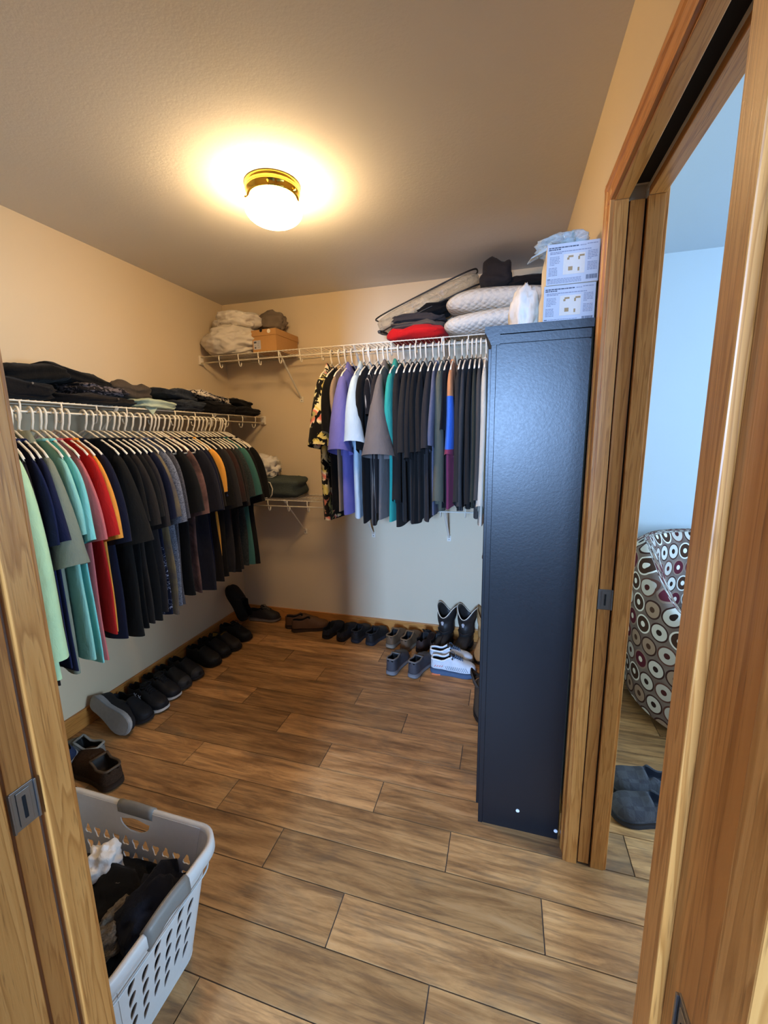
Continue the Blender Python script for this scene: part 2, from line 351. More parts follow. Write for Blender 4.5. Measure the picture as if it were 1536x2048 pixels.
def edge_pull(parent, c, ux, uy, wdt, hgt):
    """plate in the plane spanned by ux (width) and z, standing out along uy"""
    def plate(nm, a, b, z0, z1, t0, t1, m):
        bm = bmesh.new(); box(bm, a, b, t0, t1, z0, z1, bev=0.0006)
        mat = Matrix(((ux[0], uy[0], 0, c[0]), (ux[1], uy[1], 0, c[1]), (0, 0, 1, c[2]), (0, 0, 0, 1))); bm.transform(mat)
        bmesh.ops.recalc_face_normals(bm, faces=bm.faces); return obj(nm, bm, m, parent)
    plate('edge_pull', -wdt / 2, wdt / 2, -hgt / 2, hgt / 2, -0.001, 0.002, M['nickel'])
    plate('pull_frame', -wdt / 4, wdt / 4, -hgt * 0.42, hgt * 0.42, 0.002, 0.0035, M['nickel'])
    plate('pull_slot', -wdt / 16, wdt / 16, -hgt * 0.28, hgt * 0.28, 0.0035, 0.0042, M['dark'])
    plate('pull_rib', -wdt / 2, -wdt / 2 + 0.003, -hgt / 2, hgt / 2, 0.002, 0.0045, M['nickel'])
    plate('pull_rib', wdt / 2 - 0.003, wdt / 2, -hgt / 2, hgt / 2, 0.002, 0.0045, M['nickel'])
edge_pull(d2, (0.3025, DY1 + 0.004, 0.966), (1, 0), (0, -1), 0.040, 0.064)
jamb_board(d2, XR - 0.001, BX + 0.002, DY0 - 0.018, DY0, 0, DZ, M['oakz'])
jamb_board(d2, XR - 0.001, 0.281, DY0, DY1, DZ, DZ + 0.018, M['oaky'], 'head_board'); jamb_board(d2, 0.325, BX + 0.002, DY0, DY1, DZ, DZ + 0.018, M['oaky'], 'head_board')
obj('track_slot', bx(0.281, 0.325, DY0, DY1, DZ + 0.03, DZ + 0.034), M['slot'], d2)  # near-black strip gives the shade up in the track slot by colour
casing('bedroom_casing', PROF, 0.016, 0.0, DZ + 0.06, d2, M['oakz'], lambda u, t_, z: (BX + t_, DY1 + 0.004 + u, z))

d1 = empty('door_1', (0, 0, 0), kind='structure')       # pocket doorway the photographer stands in
jamb_board(d1, JL - 0.018, JL, 0.371, YF, 0, 2.05, M['oakz'])
jamb_board(d1, JL - 0.018, JL, YN - 0.002, 0.323, 0, 2.05, M['oakz'])
obj('pocket_shade', bx(JL - 0.04, JL - 0.03, 0.32, 0.374, 0, 2.05), M['slot'], d1)  # black sheet behind the door edge paints in the dark of the gaps
obj('pocket_door', bx(JL - 0.029, JL - 0.008, 0.331, 0.3635, 0.008, 2.04, bev=0.0015), M['oakdark'], d1)
edge_pull(d1, (JL - 0.008, 0.3475, 0.945), (0, 1), (1, 0), 0.036, 0.064)
casing('casing_post', PROF, 0.016, 0.0, 2.115, d1, M['oakz'], lambda u, t_, z: (JL - 0.006 - u, YN - t_, z))
casing('casing_post', PROF, 0.016, 0.0, 2.115, d1, M['oakz'], lambda u, t_, z: (JL - 0.006 - u, YF - 0.002 + t_, z))
jamb_board(d1, JR + 0.010, JR + 0.028, YN - 0.002, YF, 0, 2.05, M['oakz'])
jamb_board(d1, JR, JR + 0.010, 0.372, YF, 0, 2.05, M['oakz'], 'door_stop'); jamb_board(d1, JR, JR + 0.010, YN - 0.002, 0.288, 0, 2.05, M['oakz'], 'door_stop')
edge_pull(d1, (JR + 0.010, 0.33, 0.945), (0, 1), (-1, 0), 0.030, 0.06)
jamb_board(d1, JL, JR, YN, YF, 2.05, 2.068, M['oakx'], 'head_board')

# ------------------------------------------------------------------ ceiling light
LX, LY = -0.918, 1.645
lamp = empty('ceiling_light', (LX, LY, H), label='round flush ceiling light with brass band and glowing white globe', cat='light'); lamp.scale = (0.83, 0.83, 0.9)
obj('canopy', lathe([(0.0, 0), (0.128, 0), (0.130, -0.006), (0.124, -0.012), (0.124, -0.024), (0.128, -0.027), (0.124, -0.031), (0.121, -0.05), (0.118, -0.056), (0.10, -0.056)], 48), M['brass'], lamp, smooth=True)
gl = [(0.116, -0.052)] + [(0.138 * sin(a) ** 0.8, -0.098 - 0.062 * -cos(a) * -1) for a in [pi * (0.34 + 0.66 * i / 14) for i in range(15)]]
gl = [(0.116, -0.052)] + [(max(0.134 * cos(a), 0.0005), -0.098 + 0.060 * sin(a)) for a in [radians(38 - 128 * i / 16) for i in range(17)]]
obj('globe', lathe(gl, 48), M['globe'], lamp, smooth=True)
for a in (200, 290, 350, 110): obj('thumb_screw', tb([(0.121 * cos(radians(a)), 0.121 * sin(radians(a)), -0.044), (0.134 * cos(radians(a)), 0.134 * sin(radians(a)), -0.044)], 0.004, 8), M['brass'], lamp)

# ------------------------------------------------------------------ wire shelves
def wire_shelf(label, length, loc, rz, hooks, brackets, brace_h=0.28, ends=(True, True), side_slots=True):
    """local x along the wall, y out from the wall, z = 0 at the deck"""
    sh = empty('wire_shelf', loc, (0, 0, rz), label=label, cat='shelf')
    D = 0.305
    for nm, y, z, r in (('back_rail', 0.006, -0.004, 0.0028), ('middle_rail', 0.15, -0.004, 0.0026), ('front_rail', D - 0.002, -0.004, 0.0034), ('lip_rail', D, -0.044, 0.0042)):
        obj(nm, tb([(0.0, y, z), (length, y, z)], r, 8), M['white'], sh, smooth=True)
    bm = bmesh.new(); n = int(length / 0.0255)
    for i in range(n + 1):
        x = i * length / n; tube(bm, [(x, 0.004, 0), (x, D - 0.002, 0)], 0.0015, 5)
    obj('deck_wires', bm, M['white'], sh, kind='stuff')
    for x in hooks:
        pts = [(x, D - 0.002, -0.002), (x, D + 0.0005, -0.02), (x, D - 0.004, -0.044), (x, D - 0.006, -0.066), (x, D - 0.013, -0.078), (x, D - 0.022, -0.080), (x, D - 0.030, -0.074), (x, D - 0.033, -0.062), (x, D - 0.033, -0.054)]
        obj('rod_loop', tb(pts, 0.0036, 6), M['white'], sh, smooth=True)
    for x in brackets:
        b = obj('brace', tube(tb([(x, D - 0.008, -0.008), (x, 0.012, -brace_h)], 0.0075, 6, flat=0.55), [(x, D - 0.004, -0.002), (x, D - 0.02, -0.02)], 0.008, 6), M['white'], sh)
        obj('brace_foot', bx(x - 0.014, x + 0.014, 0.001, 0.006, -brace_h - 0.028, -brace_h + 0.012, bev=0.002), M['white'], b); obj('screw', tb([(x, 0.005, -brace_h - 0.015), (x, 0.0075, -brace_h - 0.015)], 0.004, 8), M['nickel'], b)
    for e, x in zip(ends, (0, length)):
        if e: obj('end_bracket', bx(x - 0.008, x + 0.008, D - 0.03, D + 0.008, -0.055, 0.006, bev=0.004), M['white'], sh)
    return sh
LZ, LRX = 1.622, -1.76
wire_shelf('white wire shelf along the left wall above the long row of T-shirts', 2.40, (XL, 2.832, LZ), radians(-90), [0.12 + 0.155 * i for i in range(15)], [0.55, 1.25, 1.95], ends=(True, False))
BZ, BRY = 2.026, 2.542
wire_shelf('high white wire shelf on the back wall holding shoebox, vinyl bag and pillows', 2.28, (0.225, YB, BZ), radians(180), [0.15 + 0.152 * i for i in range(14)], [0.20, 0.60, 1.15, 1.672])
wire_shelf('low white wire shelf on the back wall behind the hanging shirts', 2.28, (0.225, YB, 1.040), radians(180), [0.15 + 0.152 * i for i in range(14)], [0.588, 1.143, 1.695])

# ------------------------------------------------------------------ hangers
def hanger_mesh():
    bm = bmesh.new(); r = 0.0225
    arc = [(0, 0, 0)] 
    # hook lies in the plane of the hanger (local x-z); it goes over a rod that runs along local y
    pts = [(-0.020, 0, -0.008)] + [(r * cos(a) , 0, r * sin(a) - 0.012) for a in [radians(170 - 200 * i / 9) for i in range(10)]] + [(0.014, 0, -0.045), (0.003, 0, -0.062), (0.0, 0, -0.078)]
    tube(bm, pts, 0.0048, 6)
    for s in (-1, 1):
        tube(bm, [(0, 0, -0.076), (s * 0.03, 0, -0.083), (s * 0.10, 0, -0.118), (s * 0.175, 0, -0.156), (s * 0.200, 0, -0.176), (s * 0.196, 0, -0.188), (s * 0.17, 0, -0.191), (0, 0, -0.191)], 0.0045, 6)
    bmesh.ops.translate(bm, verts=bm.verts, vec=(0, 0, 0))
    me = bpy.data.meshes.new('hanger'); bm.to_mesh(me); bm.free(); me.materials.append(M['hanger']); me.polygons.foreach_set('use_smooth', [True] * len(me.polygons)); return me
HM = hanger_mesh()
def hname(lab): return ' '.join(('white hanger of the ' + lab).split()[:16]).rstrip(',')
def hang(loc, rz, label, group):
    return obj('hanger', HM, M['hanger'], None, loc, (0, 0, rz), label=label, cat='hanger', group=group)

# ------------------------------------------------------------------ shirts
def shirt_parts(root, mat, hem, T=0.018, ws=0.225, sl=0.28, se=0.075, cuff=0.15, seed=0, polo=False, bot=0.225, smat=None, rest=None, fold=0.010, lean=0.0, flare=0.0):
    """root at the rod; local x across the shoulders, local y along the rod; hem = depth of the hem below the rod"""
    rnd = random.Random(seed); ph = [rnd.uniform(0, 6.28) for _ in range(6)]; fq = rnd.uniform(2.0, 3.4)
    N, R = 32, 18; v = []
    nk = 0.098
    def ztop(u):
        a = abs(u); base_ = -0.108 if a < nk else -0.108 - 0.078 * ((a - nk) / (ws - nk)) ** 1.15
        return base_
    for j in range(R):
        q = j / (R - 1); q = q ** 1.25
        for k in range(N):
            a = 2 * pi * k / N; s = cos(a); c = sin(a); u0 = s * ws
            zt = ztop(u0)
            if abs(u0) < nk: zt += (-0.060 if c > 0 else -0.006) * (1 - (u0 / nk) ** 2)
            hz = -hem
            if rest is not None and s < -0.05: hz = max(-hem, rest)       # rear half lies on the low shelf
            hz += 0.012 * sin(2.3 * s + ph[0])
            z = zt * (1 - q) + hz * q; d = -z - 0.108
            W = ws + (0.198 - ws) * min(1, max(0, d) / 0.22); W += (bot - 0.198) * max(0, min(1, (d - 0.22) / 0.4))
            Td = T * (0.18 + 0.82 * (1 - math.exp(-max(d, 0) / 0.05)))
            if q == 0: Td = 0.016 if abs(u0) < nk * 0.98 else 0.004
            fo = fold * min(1, q * 1.6) * (sin(fq * pi * s * 0.5 + ph[1]) * 0.7 + 0.5 * sin(fq * 1.9 * s + ph[2] + 2 * q))
            u = s * W + 0.006 * sin(9 * q + ph[3]) * q
            t_ = (1 if c >= 0 else -1) * abs(c) ** 0.75 * Td + fo + lean * q * q
            v.append((u, t_, z))
    obj('shirt_body', pydata('shirt_body', v, grid_faces(R, N)), mat, root, smooth=True)
    # sleeves: a flat tube between an outer and an under edge
    zs = ztop(ws)
    for sd in (1, -1):
        e = se * rnd.uniform(0.85, 1.15); sl_ = sl * rnd.uniform(0.96, 1.05)
        if sd < 0: e *= 0.7
        O = bez((ws - 0.035, 0, zs + 0.022), (ws + 0.055, 0, zs - 0.02), (ws + e, 0, zs - sl_), 11)
        I = bez((ws - 0.075, 0, zs - 0.20), (ws - 0.05, 0, zs - 0.26), (ws + e - cuff, 0, zs - sl_ - 0.03 - 0.02 * rnd.random()), 11)
        v = []; n = 16
        for i, (o, p) in enumerate(zip(O, I)):
            l = i / 10; c = (o + p) / 2; h = (o - p) / 2; tt = T * (0.75 + 0.35 * l) + 0.002 + (flare * l ** 1.5 if sd > 0 else 0)
            if i == 10: tt *= 1.08
            wv = 0.006 * l * sin(5 * l + ph[4] + sd)
            for k in range(n):
                a = 2 * pi * k / n; pt = c + h * cos(a); 
                v.append((sd * pt.x, (1 if sin(a) >= 0 else -1) * abs(sin(a)) ** 0.8 * tt + wv + lean * 0.2 * l * l + 0.004 * l * sin(3 * a + ph[5]), pt.z))
        obj('sleeve', pydata('sleeve', v, grid_faces(11, n)), smat or mat, root, smooth=True)
    # collar
    loop = []
    for k in range(20):
        a = 2 * pi * k / 20; u = nk * cos(a); c = sin(a)
        loop.append((u, 0.018 * c, -0.106 + (-0.060 if c > 0 else -0.006) * (1 - (u / nk) ** 2)))
    if polo:
        v = []; n = 20
        for (u, y, z) in loop: v.append((u * 0.72, y * 0.9, z + 0.030))
        for (u, y, z) in loop: v.append((u * 0.82, y * 1.3, z + 0.034))
        for (u, y, z) in loop: v.append((u * 1.18, y * 1.9, z - 0.012))
        obj('collar', pydata('collar', v, grid_faces(3, n)), mat, root, smooth=True)
        obj('placket', bx(-0.014, 0.014, T * 0.9, T * 1.25, -0.32, -0.18, bev=0.002), mat, root)
    else:
        obj('collar', tb(loop, 0.006, 6, closed=True), mat, root, smooth=True)

rng = random.Random(11)
LGRP = 'shirts on the left wall rod'
# (tip y, rod y, fabric, hem z, sleeve: short/long, label, options)
F = m_fabric
LS = [
    (0.985, 1.050, F('b6d9ae'), 0.605, 'L', 'pale mint green long-sleeved shirt nearest the left door jamb', dict(sl=.70, se=.085, cuff=.17, T=.03)),
    (1.010, 1.076, F('2a2224', 'heather', '18141a'), 0.57, 'L', 'dark brown heather long-sleeved shirt right behind the pale mint one', dict(se=.05, bot=.20)),
    (1.042, 1.098, F('1b2244'), 0.62, 'S', 'navy T-shirt between the dark brown heather shirt and another navy one', {}),
    (1.064, 1.122, F('1a1f3c'), 0.60, 'S', 'navy T-shirt right in front of the sage green polo', {}),
    (1.088, 1.146, F('7c8273'), 0.555, 'S', 'sage green polo with wide open sleeve beside the navy T-shirts', dict(polo=True, sl=.38, T=.024, flare=.028)),
    (1.140, 1.192, F('8fc9bd'), 0.60, 'S', 'pale aqua T-shirt right behind the sage green polo', {}),
    (1.166, 1.223, F('7fcfcd'), 0.585, 'S', 'turquoise T-shirt between the pale aqua and the pink one', {}),
    (1.202, 1.240, F('c4696a'), 0.575, 'S', 'salmon pink T-shirt between the turquoise and the red one', {}),
    (1.240, 1.278, F('b5201f'), 0.66, 'S', 'bright red T-shirt between the pink and the orange one', {}),
    (1.266, 1.305, F('e59a3f'), 0.66, 'S', 'orange T-shirt directly behind the red one', {}),
    (1.300, 1.332, F('161a2e'), 0.585, 'S', 'blue-black T-shirt directly behind the orange one', dict(sl=.33)),
    (1.375, 1.405, F('161616'), 0.60, 'S', 'black T-shirt with a wide open sleeve behind the blue-black one', dict(T=.024, sl=.33, flare=.03, se=.10)),
    (1.415, 1.436, F('121213'), 0.61, 'S', 'plain black T-shirt between the wide-sleeved black and the charcoal brown ones', {}),
    (1.455, 1.473, F('2b2725'), 0.62, 'S', 'charcoal brown T-shirt in front of a black one on left rod', {}),
    (1.488, 1.504, F('181819'), 0.62, 'S', 'black T-shirt between the charcoal brown and the charcoal seamed ones', {}),
    (1.522, 1.540, F('302c2d'), 0.63, 'S', 'charcoal T-shirt with shoulder seam in front of the line-patterned navy shirt', dict(sl=.33)),
    (1.550, 1.566, F('151a30', 'lines', '8b93ad'), 0.595, 'S', 'navy shirt with white contour lines printed near its hem', {}),
    (1.586, 1.602, F('57504f', 'dye', '75694f'), 0.61, 'S', 'grey-brown T-shirt with mottled lower half on the left rod', {}),
    (1.626, 1.641, F('8c93a4', 'heather', '3f434f'), 0.63, 'S', 'light blue-grey heather T-shirt on the left rod', {}),
    (1.668, 1.685, F('62626a', 'heather', '35353d'), 0.62, 'S', 'darker grey heather T-shirt behind the light blue-grey heather one', {}),
    (1.735, 1.752, F('17181a'), 0.64, 'S', 'black T-shirt between the grey heather and the mauve dyed one', {}),
    (1.782, 1.800, F('7d5c55', 'dye', '443433'), 0.62, 'S', 'mauve brown tie-dyed T-shirt on the left rod', dict(sl=.31)),
    (1.862, 1.872, F('22232d'), 0.64, 'S', 'slate navy T-shirt right behind the mauve dyed one', {}),
    (1.898, 1.910, F('141930'), 0.64, 'S', 'dark blue T-shirt behind the slate navy one', {}),
    (1.928, 1.940, F('1d1918'), 0.65, 'S', 'brown-black T-shirt directly in front of the amber one', {}),
    (1.955, 1.965, F('e0a043'), 0.78, 'S', 'amber yellow T-shirt among the dark shirts on left rod', dict(sl=.2, se=.05)),
    (1.998, 2.010, F('191818'), 0.65, 'S', 'black T-shirt with blue lettering on its sleeve', dict(text=True)),
    (2.050, 2.062, F('2b2a2d'), 0.66, 'S', 'dark grey T-shirt right behind the one with blue sleeve lettering', {}),
    (2.088, 2.098, F('2c2523', 'dye', '3a2422'), 0.66, 'S', 'brown-grey T-shirt with a reddish tint behind the dark grey one', {}),
    (2.122, 2.132, F('1c1b1c'), 0.66, 'S', 'black T-shirt fourth in front of the teal one', {}),
    (2.155, 2.165, F('35302f', 'heather', '1d1b1c'), 0.66, 'S', 'dark brown heather T-shirt third in front of the teal one', {}),
    (2.192, 2.202, F('3e4444', 'heather', '222627'), 0.66, 'S', 'grey-green speckled T-shirt directly in front of the teal one', {}),
    (2.235, 2.245, F('3d6b66'), 0.67, 'S', 'teal T-shirt near the far end of the left rod', {}),
    (2.282, 2.292, F('191819'), 0.67, 'S', 'black T-shirt between the teal one and the last one', {}),
    (2.335, 2.345, F('151414'), 0.68, 'S', 'black T-shirt with a pale sleeve hem line, last on the left rod', dict(sl=.31, T=.02, hemline=True)),
]
LRZ = LZ - 0.044
for i, (yt, yr, mt, hz, kind, lab, op) in enumerate(LS):
    rz = -math.asin(max(-0.6, min(0.6, (yr - yt) / 0.235)))
    nxt = LS[i + 1][1] - yr if i + 1 < len(LS) else 0.04
    prv = yr - LS[i - 1][1] if i else 0.04
    T = op.get('T', max(0.009, min(0.017, 0.42 * (nxt + prv) / 2 + 0.001)))
    root = empty('t_shirt' if kind == 'S' else 'long_sleeved_shirt', (LRX, yr, LRZ), (0, 0, rz), label=lab, cat='shirt', group=LGRP)
    kw = dict(sl=op.get('sl', 0.29) + rng.uniform(-0.02, 0.025), se=op.get('se', 0.075), cuff=0.165) if kind == 'S' else dict(sl=op.get('sl', 0.66), se=op.get('se', 0.035), cuff=op.get('cuff', 0.11))
    shirt_parts(root, mt, LRZ - hz + rng.uniform(-0.02, 0.02), T=T, seed=100 + i, polo=op.get('polo', False), fold=min(0.012, T * 0.75), flare=op.get('flare', rng.choice((0, 0, 0.006))), ws=op.get('ws', 0.225 + rng.uniform(-0.012, 0.014)), bot=op.get('bot', 0.222 + rng.uniform(-0.03, 0.015)), **kw)
    if op.get('text'):
        for s_, (tx, ty, txt, sz) in enumerate([(0, 0, 'V', 0.045), (0.0, -0.022, '-S', 0.02)]):
            cu_ = bpy.data.curves.new('sleeve_lettering', 'FONT'); cu_.body = txt; cu_.size = sz; cu_.extrude = 0.0006; cu_.align_x = 'CENTER'
            cu_.materials.append(m_plain('blue_print', '4c5c8e', 0.8, bump=0)); tq = bpy.data.objects.new('t', cu_); C.objects.link(tq); tme = bpy.data.meshes.new_from_object(tq.evaluated_get(bpy.context.evaluated_depsgraph_get())); bpy.data.objects.remove(tq); to = bpy.data.objects.new('sleeve_lettering', tme); C.objects.link(to); to.parent = root
            to.location = (0.265, -T * 1.28, -0.41 + ty); to.rotation_euler = (radians(90), radians(-10), 0)
    if op.get('hemline'):
        obj('hem_line', tb([(0.165, -0.028, -0.51), (0.312, -0.026, -0.487)], 0.0022, 5), M['cream'], root)
    h = hang((LRX, yr, LRZ + 0.006), rz, hname(lab), 'white hangers on the left rod')
    hang_label = {0: 'white hanger nearest the door jamb, holding the pale mint shirt'}.get(i, None)
    if hang_label: h['label'] = hang_label
for y, lab in ((1.775, 'white hanger without a shirt, behind the black shirt by the mauve dyed one'), (1.838, 'white hanger without a shirt, between mauve dyed and slate navy shirts'), (2.312, 'white hanger without a shirt, just before the last black T-shirt'), (1.712, 'white hanger without a shirt, behind the darker grey heather T-shirt')):
    hang((LRX, y, LRZ + 0.006), rng.uniform(-0.15, 0.1), lab, 'white hangers on the left rod')

BGRP = 'shirts on the back wall rod'
BRZ = BZ - 0.044
# (x, fabric, hem z, sleeve, label, options)
BS = [
    (-1.072, F('121113', 'floral'), 0.955, 'S', 'black shirt with yellow and pink tropical flowers, leftmost on the back rod', dict(T=.036, polo=True, se=.10, sl=.37, flare=.02)),
    (-1.020, F('141416'), 1.03, 'S', 'black shirt tucked behind the flowered shirt', dict(sl=.30)),
    (-0.978, F('9a8670'), 1.00, 'S', 'khaki tan shirt between the black and the periwinkle one', dict(sl=.2, se=.02)),
    (-0.936, F('6d6cb4'), 0.985, 'S', 'periwinkle blue polo with a broad sleeve on the back rod', dict(T=.036, polo=True, sl=.40, se=.10, flare=.024)),
    (-0.858, F('b9cfdc'), 0.97, 'S', 'pale blue button shirt beside the periwinkle polo', dict(T=.032, sl=.36, se=.09, polo=True, flare=.026)),
    (-0.822, F('151313'), 0.945, 'S', 'black shirt directly right of the pale blue one', dict(T=.02, front=True, sl=.40)),
    (-0.768, F('171619', 'stripe', '9a948c'), 0.945, 'S', 'black shirt with thin white stripes on the back rod', dict(T=.022, front=True, sl=.2, se=.03)),
    (-0.732, F('2a2626'), 1.01, 'S', 'charcoal shirt behind the big grey sleeve', dict(T=.016, sl=.25)),
    (-0.705, F('6a6461'), 0.975, 'S', 'grey polo whose broad sleeve turns toward the room', dict(T=.022, polo=True, sl=.41, se=.13, cuff=.2, rz=0.0, flare=.062)),
    (-0.640, F('2f968c'), 0.955, 'S', 'teal green polo beside the grey one', dict(T=.024, polo=True, sl=.40, se=.05)),
    (-0.606, F('242120'), 0.935, 'L', 'black-grey shirt with long sleeves right of the teal polo', dict(T=.022, front=True)),
    (-0.566, F('2a2725'), 0.95, 'S', 'dark charcoal shirt with straight sleeve, first of the dark short-sleeved row', dict(T=.02, sl=.43)),
    (-0.534, F('252221'), 0.95, 'S', 'blackish shirt, second of the dark short-sleeved row', dict(T=.016, sl=.43)),
    (-0.503, F('1e1c1b'), 0.96, 'S', 'black shirt, third of the dark short-sleeved row', dict(T=.016, sl=.42)),
    (-0.472, F('23201f'), 0.97, 'S', 'black shirt, fourth of the dark short-sleeved row', dict(T=.016, sl=.41)),
    (-0.430, F('2e2c2e'), 0.98, 'S', 'blue-black shirt, last of the dark short-sleeved row', dict(T=.02, sl=.41, se=.09)),
    (-0.396, F('5e6174'), 1.0, 'S', 'slate blue shirt left of the long grey-green one', dict(T=.014, sl=.4, se=.08)),
    (-0.366, F('5b5c50'), 1.045, 'L', 'grey-green long-sleeved shirt whose hem rests on the low shelf', dict(T=.026)),
    (-0.335, F('15151a'), 1.05, 'S', 'black shirt between the grey-green and the colour-block one', dict(T=.012, sl=.3)),
    (-0.304, F('ffffff', 'block'), 1.05, 'S', 'orange, blue and maroon colour-block shirt on the back rod', dict(T=.02, sl=.42, se=.06, front=True)),
    (-0.262, F('302d2b'), 1.05, 'L', 'dark grey long-sleeved shirt right of the colour-block one', dict(T=.016)),
    (-0.233, F('3f3e3f'), 1.05, 'L', 'steel grey long-sleeved shirt, second right of the colour-block one', dict(T=.012)),
    (-0.206, F('282523'), 1.05, 'L', 'black-grey long-sleeved shirt, third right of the colour-block one', dict(T=.012)),
    (-0.183, F('3b3a30'), 1.05, 'L', 'dark moss green long-sleeved shirt behind the cabinet edge', dict(T=.011)),
    (-0.158, F('4d4844'), 1.0, 'L', 'mid grey long-sleeved shirt left of the cream one', dict(T=.014, front=True)),
    (-0.128, F('cfc6b4'), 0.965, 'L', 'cream long-sleeved shirt hanging lowest beside the cabinet', dict(T=.018, front=True)),
    (-0.095, F('5b5942'), 1.02, 'L', 'olive green long-sleeved shirt, rightmost on the back rod', dict(T=.014, front=True)),
]
for i, (x, mt, hz, kind, lab, op) in enumerate(BS):
    rz = radians(-90) + op.get('rz', 0.0) * -1 + rng.uniform(-0.03, 0.03)
    root = empty('button_shirt' if op.get('polo') else ('t_shirt' if kind == 'S' else 'long_sleeved_shirt'), (x, BRY, BRZ), (0, 0, rz), label=lab, cat='shirt', group=BGRP)
    T = op.get('T', 0.014)
    kw = dict(sl=op.get('sl', 0.36), se=op.get('se', 0.06), cuff=op.get('cuff', 0.16)) if kind == 'S' else dict(sl=0.70, se=0.03, cuff=0.10)
    shirt_parts(root, mt, BRZ - hz, T=T, seed=300 + i, polo=op.get('polo', False), flare=op.get('flare', 0.0), rest=1.056 - BRZ, fold=min(0.014, T * 0.7), bot=0.20, **kw)
    hang((x, BRY, BRZ + 0.006), rz, hname(lab), 'white hangers on the back rod')

# ------------------------------------------------------------------ soft goods
def folded(name, label, cat, mat, loc, size, layers=3, rz=0.0, ry=0.0, rx=0.0, seed=0, group=None, amp=0.14, sag=0.0, ridge=0.14, lump=0.32):
    """stack of cloth folds: rounded block with bulging layers; origin at the bottom centre"""
    L, Wd, Hh = size; N, R = 44, 18; v = []; off = Vector((seed * 3.1, seed * 1.7, seed * 0.9))
    se = lambda q, e: (1 if q >= 0 else -1) * abs(q) ** e
    for j in range(R):
        b = -pi / 2 + pi * j / (R - 1); cz, sz = cos(b) ** 0.35, se(sin(b), 0.7)
        for k in range(N):
            a = 2 * pi * k / N; x, y = se(cos(a), 0.42) * cz, se(sin(a), 0.42) * cz
            hq = (sz + 1) / 2; lay = abs(sin(pi * layers * hq + 0.4 * sin(3 * a + seed)))
            r = 1 - ridge * (1 - lay) + amp * noise.noise(Vector((x * 1.3, y * 1.3, hq * 2.2)) + off)
            px_, py_ = x * r * L / 2, y * r * Wd / 2
            tz = 1 + lump * noise.noise(Vector((x * 1.6, y * 1.6, 0.3)) + off)
            z = Hh * hq * tz + (0.009 * noise.noise(Vector((px_ * 16, py_ * 22, hq * 3)) + off) + 0.004 * noise.noise(Vector((px_ * 45, py_ * 50, hq * 5)) + off)) * (hq > 0.02)
            z -= sag * max(0, x) ** 3
            v.append((px_, py_, z))
    me = pydata(name, v, grid_faces(R, N))
    return obj(name, me, mat, None, loc, (rx, ry, rz), smooth=True, label=label, cat=cat, group=group)

def lump(name, label, cat, mat, loc, size, seed=0, rough=0.28, freq=2.2, rz=0, group=None, sub=4, parent=None, flat=0.75, crease=0.12):
    bm = bmesh.new(); bmesh.ops.create_icosphere(bm, subdivisions=sub, radius=1.0); off = Vector((seed * 5.3, seed * 2.1, seed))
    for q in bm.verts:
        n_ = q.co.normalized(); r = 1 + rough * noise.noise(n_ * freq + off) - crease * abs(noise.noise(n_ * freq * 2.3 + off)) * 2 + 0.05 * noise.noise(n_ * freq * 5 + off)
        p = n_ * r
        if p.z < -flat: p.z = -flat
        q.co = Vector((p.x * size[0] / 2, p.y * size[1] / 2, (p.z + flat) * size[2] / (1 + flat)))
    return obj(name, bm, mat, parent, loc, (0, 0, rz), smooth=True, label=label, cat=cat, group=group)

SZ = LZ + 0.002
SG = 'folded clothes on the left shelf'
X0 = -1.905
folded('folded_jeans', 'black folded jeans with a small rivet nearest the door jamb on the left shelf', 'jeans', F('131214'), (X0, 1.17, SZ), (0.30, 0.36, 0.085), 3, seed=1, group=SG)
folded('folded_jeans', 'charcoal folded jeans with rivet at the shelf edge under the grey crumpled shirt', 'jeans', F('211d1c'), (X0 + .01, 1.53, SZ), (0.31, 0.38, 0.046), 2, seed=2, group=SG)
folded('folded_trousers', 'black rolled trousers topping the pile nearest the door jamb', 'trousers', F('0f0f10'), (X0 - .03, 1.30, SZ + .078), (0.24, 0.28, 0.072), 2, seed=3, rx=radians(6), group=SG)
folded('folded_shirt', 'grey and white crumpled shirt on the charcoal jeans', 'shirt', F('6a6266', 'printbw', '1d1b1e'), (X0 + .015, 1.555, SZ + .042), (0.27, 0.24, 0.052), 4, seed=4, group=SG, ridge=.16)
folded('folded_trousers', 'black trousers draped over the grey crumpled shirt', 'trousers', F('101012'), (X0 - .04, 1.50, SZ + .088), (0.22, 0.34, 0.060), 2, seed=5, rx=radians(-10), group=SG)
folded('folded_trousers', 'olive brown folded trousers standing above the mint cloth', 'trousers', F('48403a'), (X0 - .03, 1.765, SZ + .040), (0.24, 0.24, 0.085), 2, seed=6, group=SG)
folded('folded_shirt', 'pale mint folded shirt drooping over the shelf edge', 'shirt', F('a9b8a8'), (X0 + .02, 1.835, SZ), (0.31, 0.27, 0.052), 2, seed=7, sag=.006, group=SG)
obj('hanging_corner', pydata('corner', [(-1.775, 1.73, SZ + .03), (-1.745, 1.76, SZ - .03), (-1.75, 1.80, SZ + .005), (-1.755, 1.83, SZ + .03), (-1.765, 1.735, SZ + .028), (-1.738, 1.762, SZ - .034), (-1.742, 1.80, SZ + .003), (-1.748, 1.83, SZ + .026)], [(0, 1, 2, 3), (4, 7, 6, 5), (0, 4, 5, 1), (1, 5, 6, 2), (2, 6, 7, 3), (3, 7, 4, 0)]), F('a9b8a8'), None)
hc = bpy.data.objects['hanging_corner']; par = [o for o in C.objects if o.get('label', '').startswith('pale mint folded')][0]
hc.parent = par; hc.matrix_parent_inverse = Matrix.Translation(-Vector(par.location))
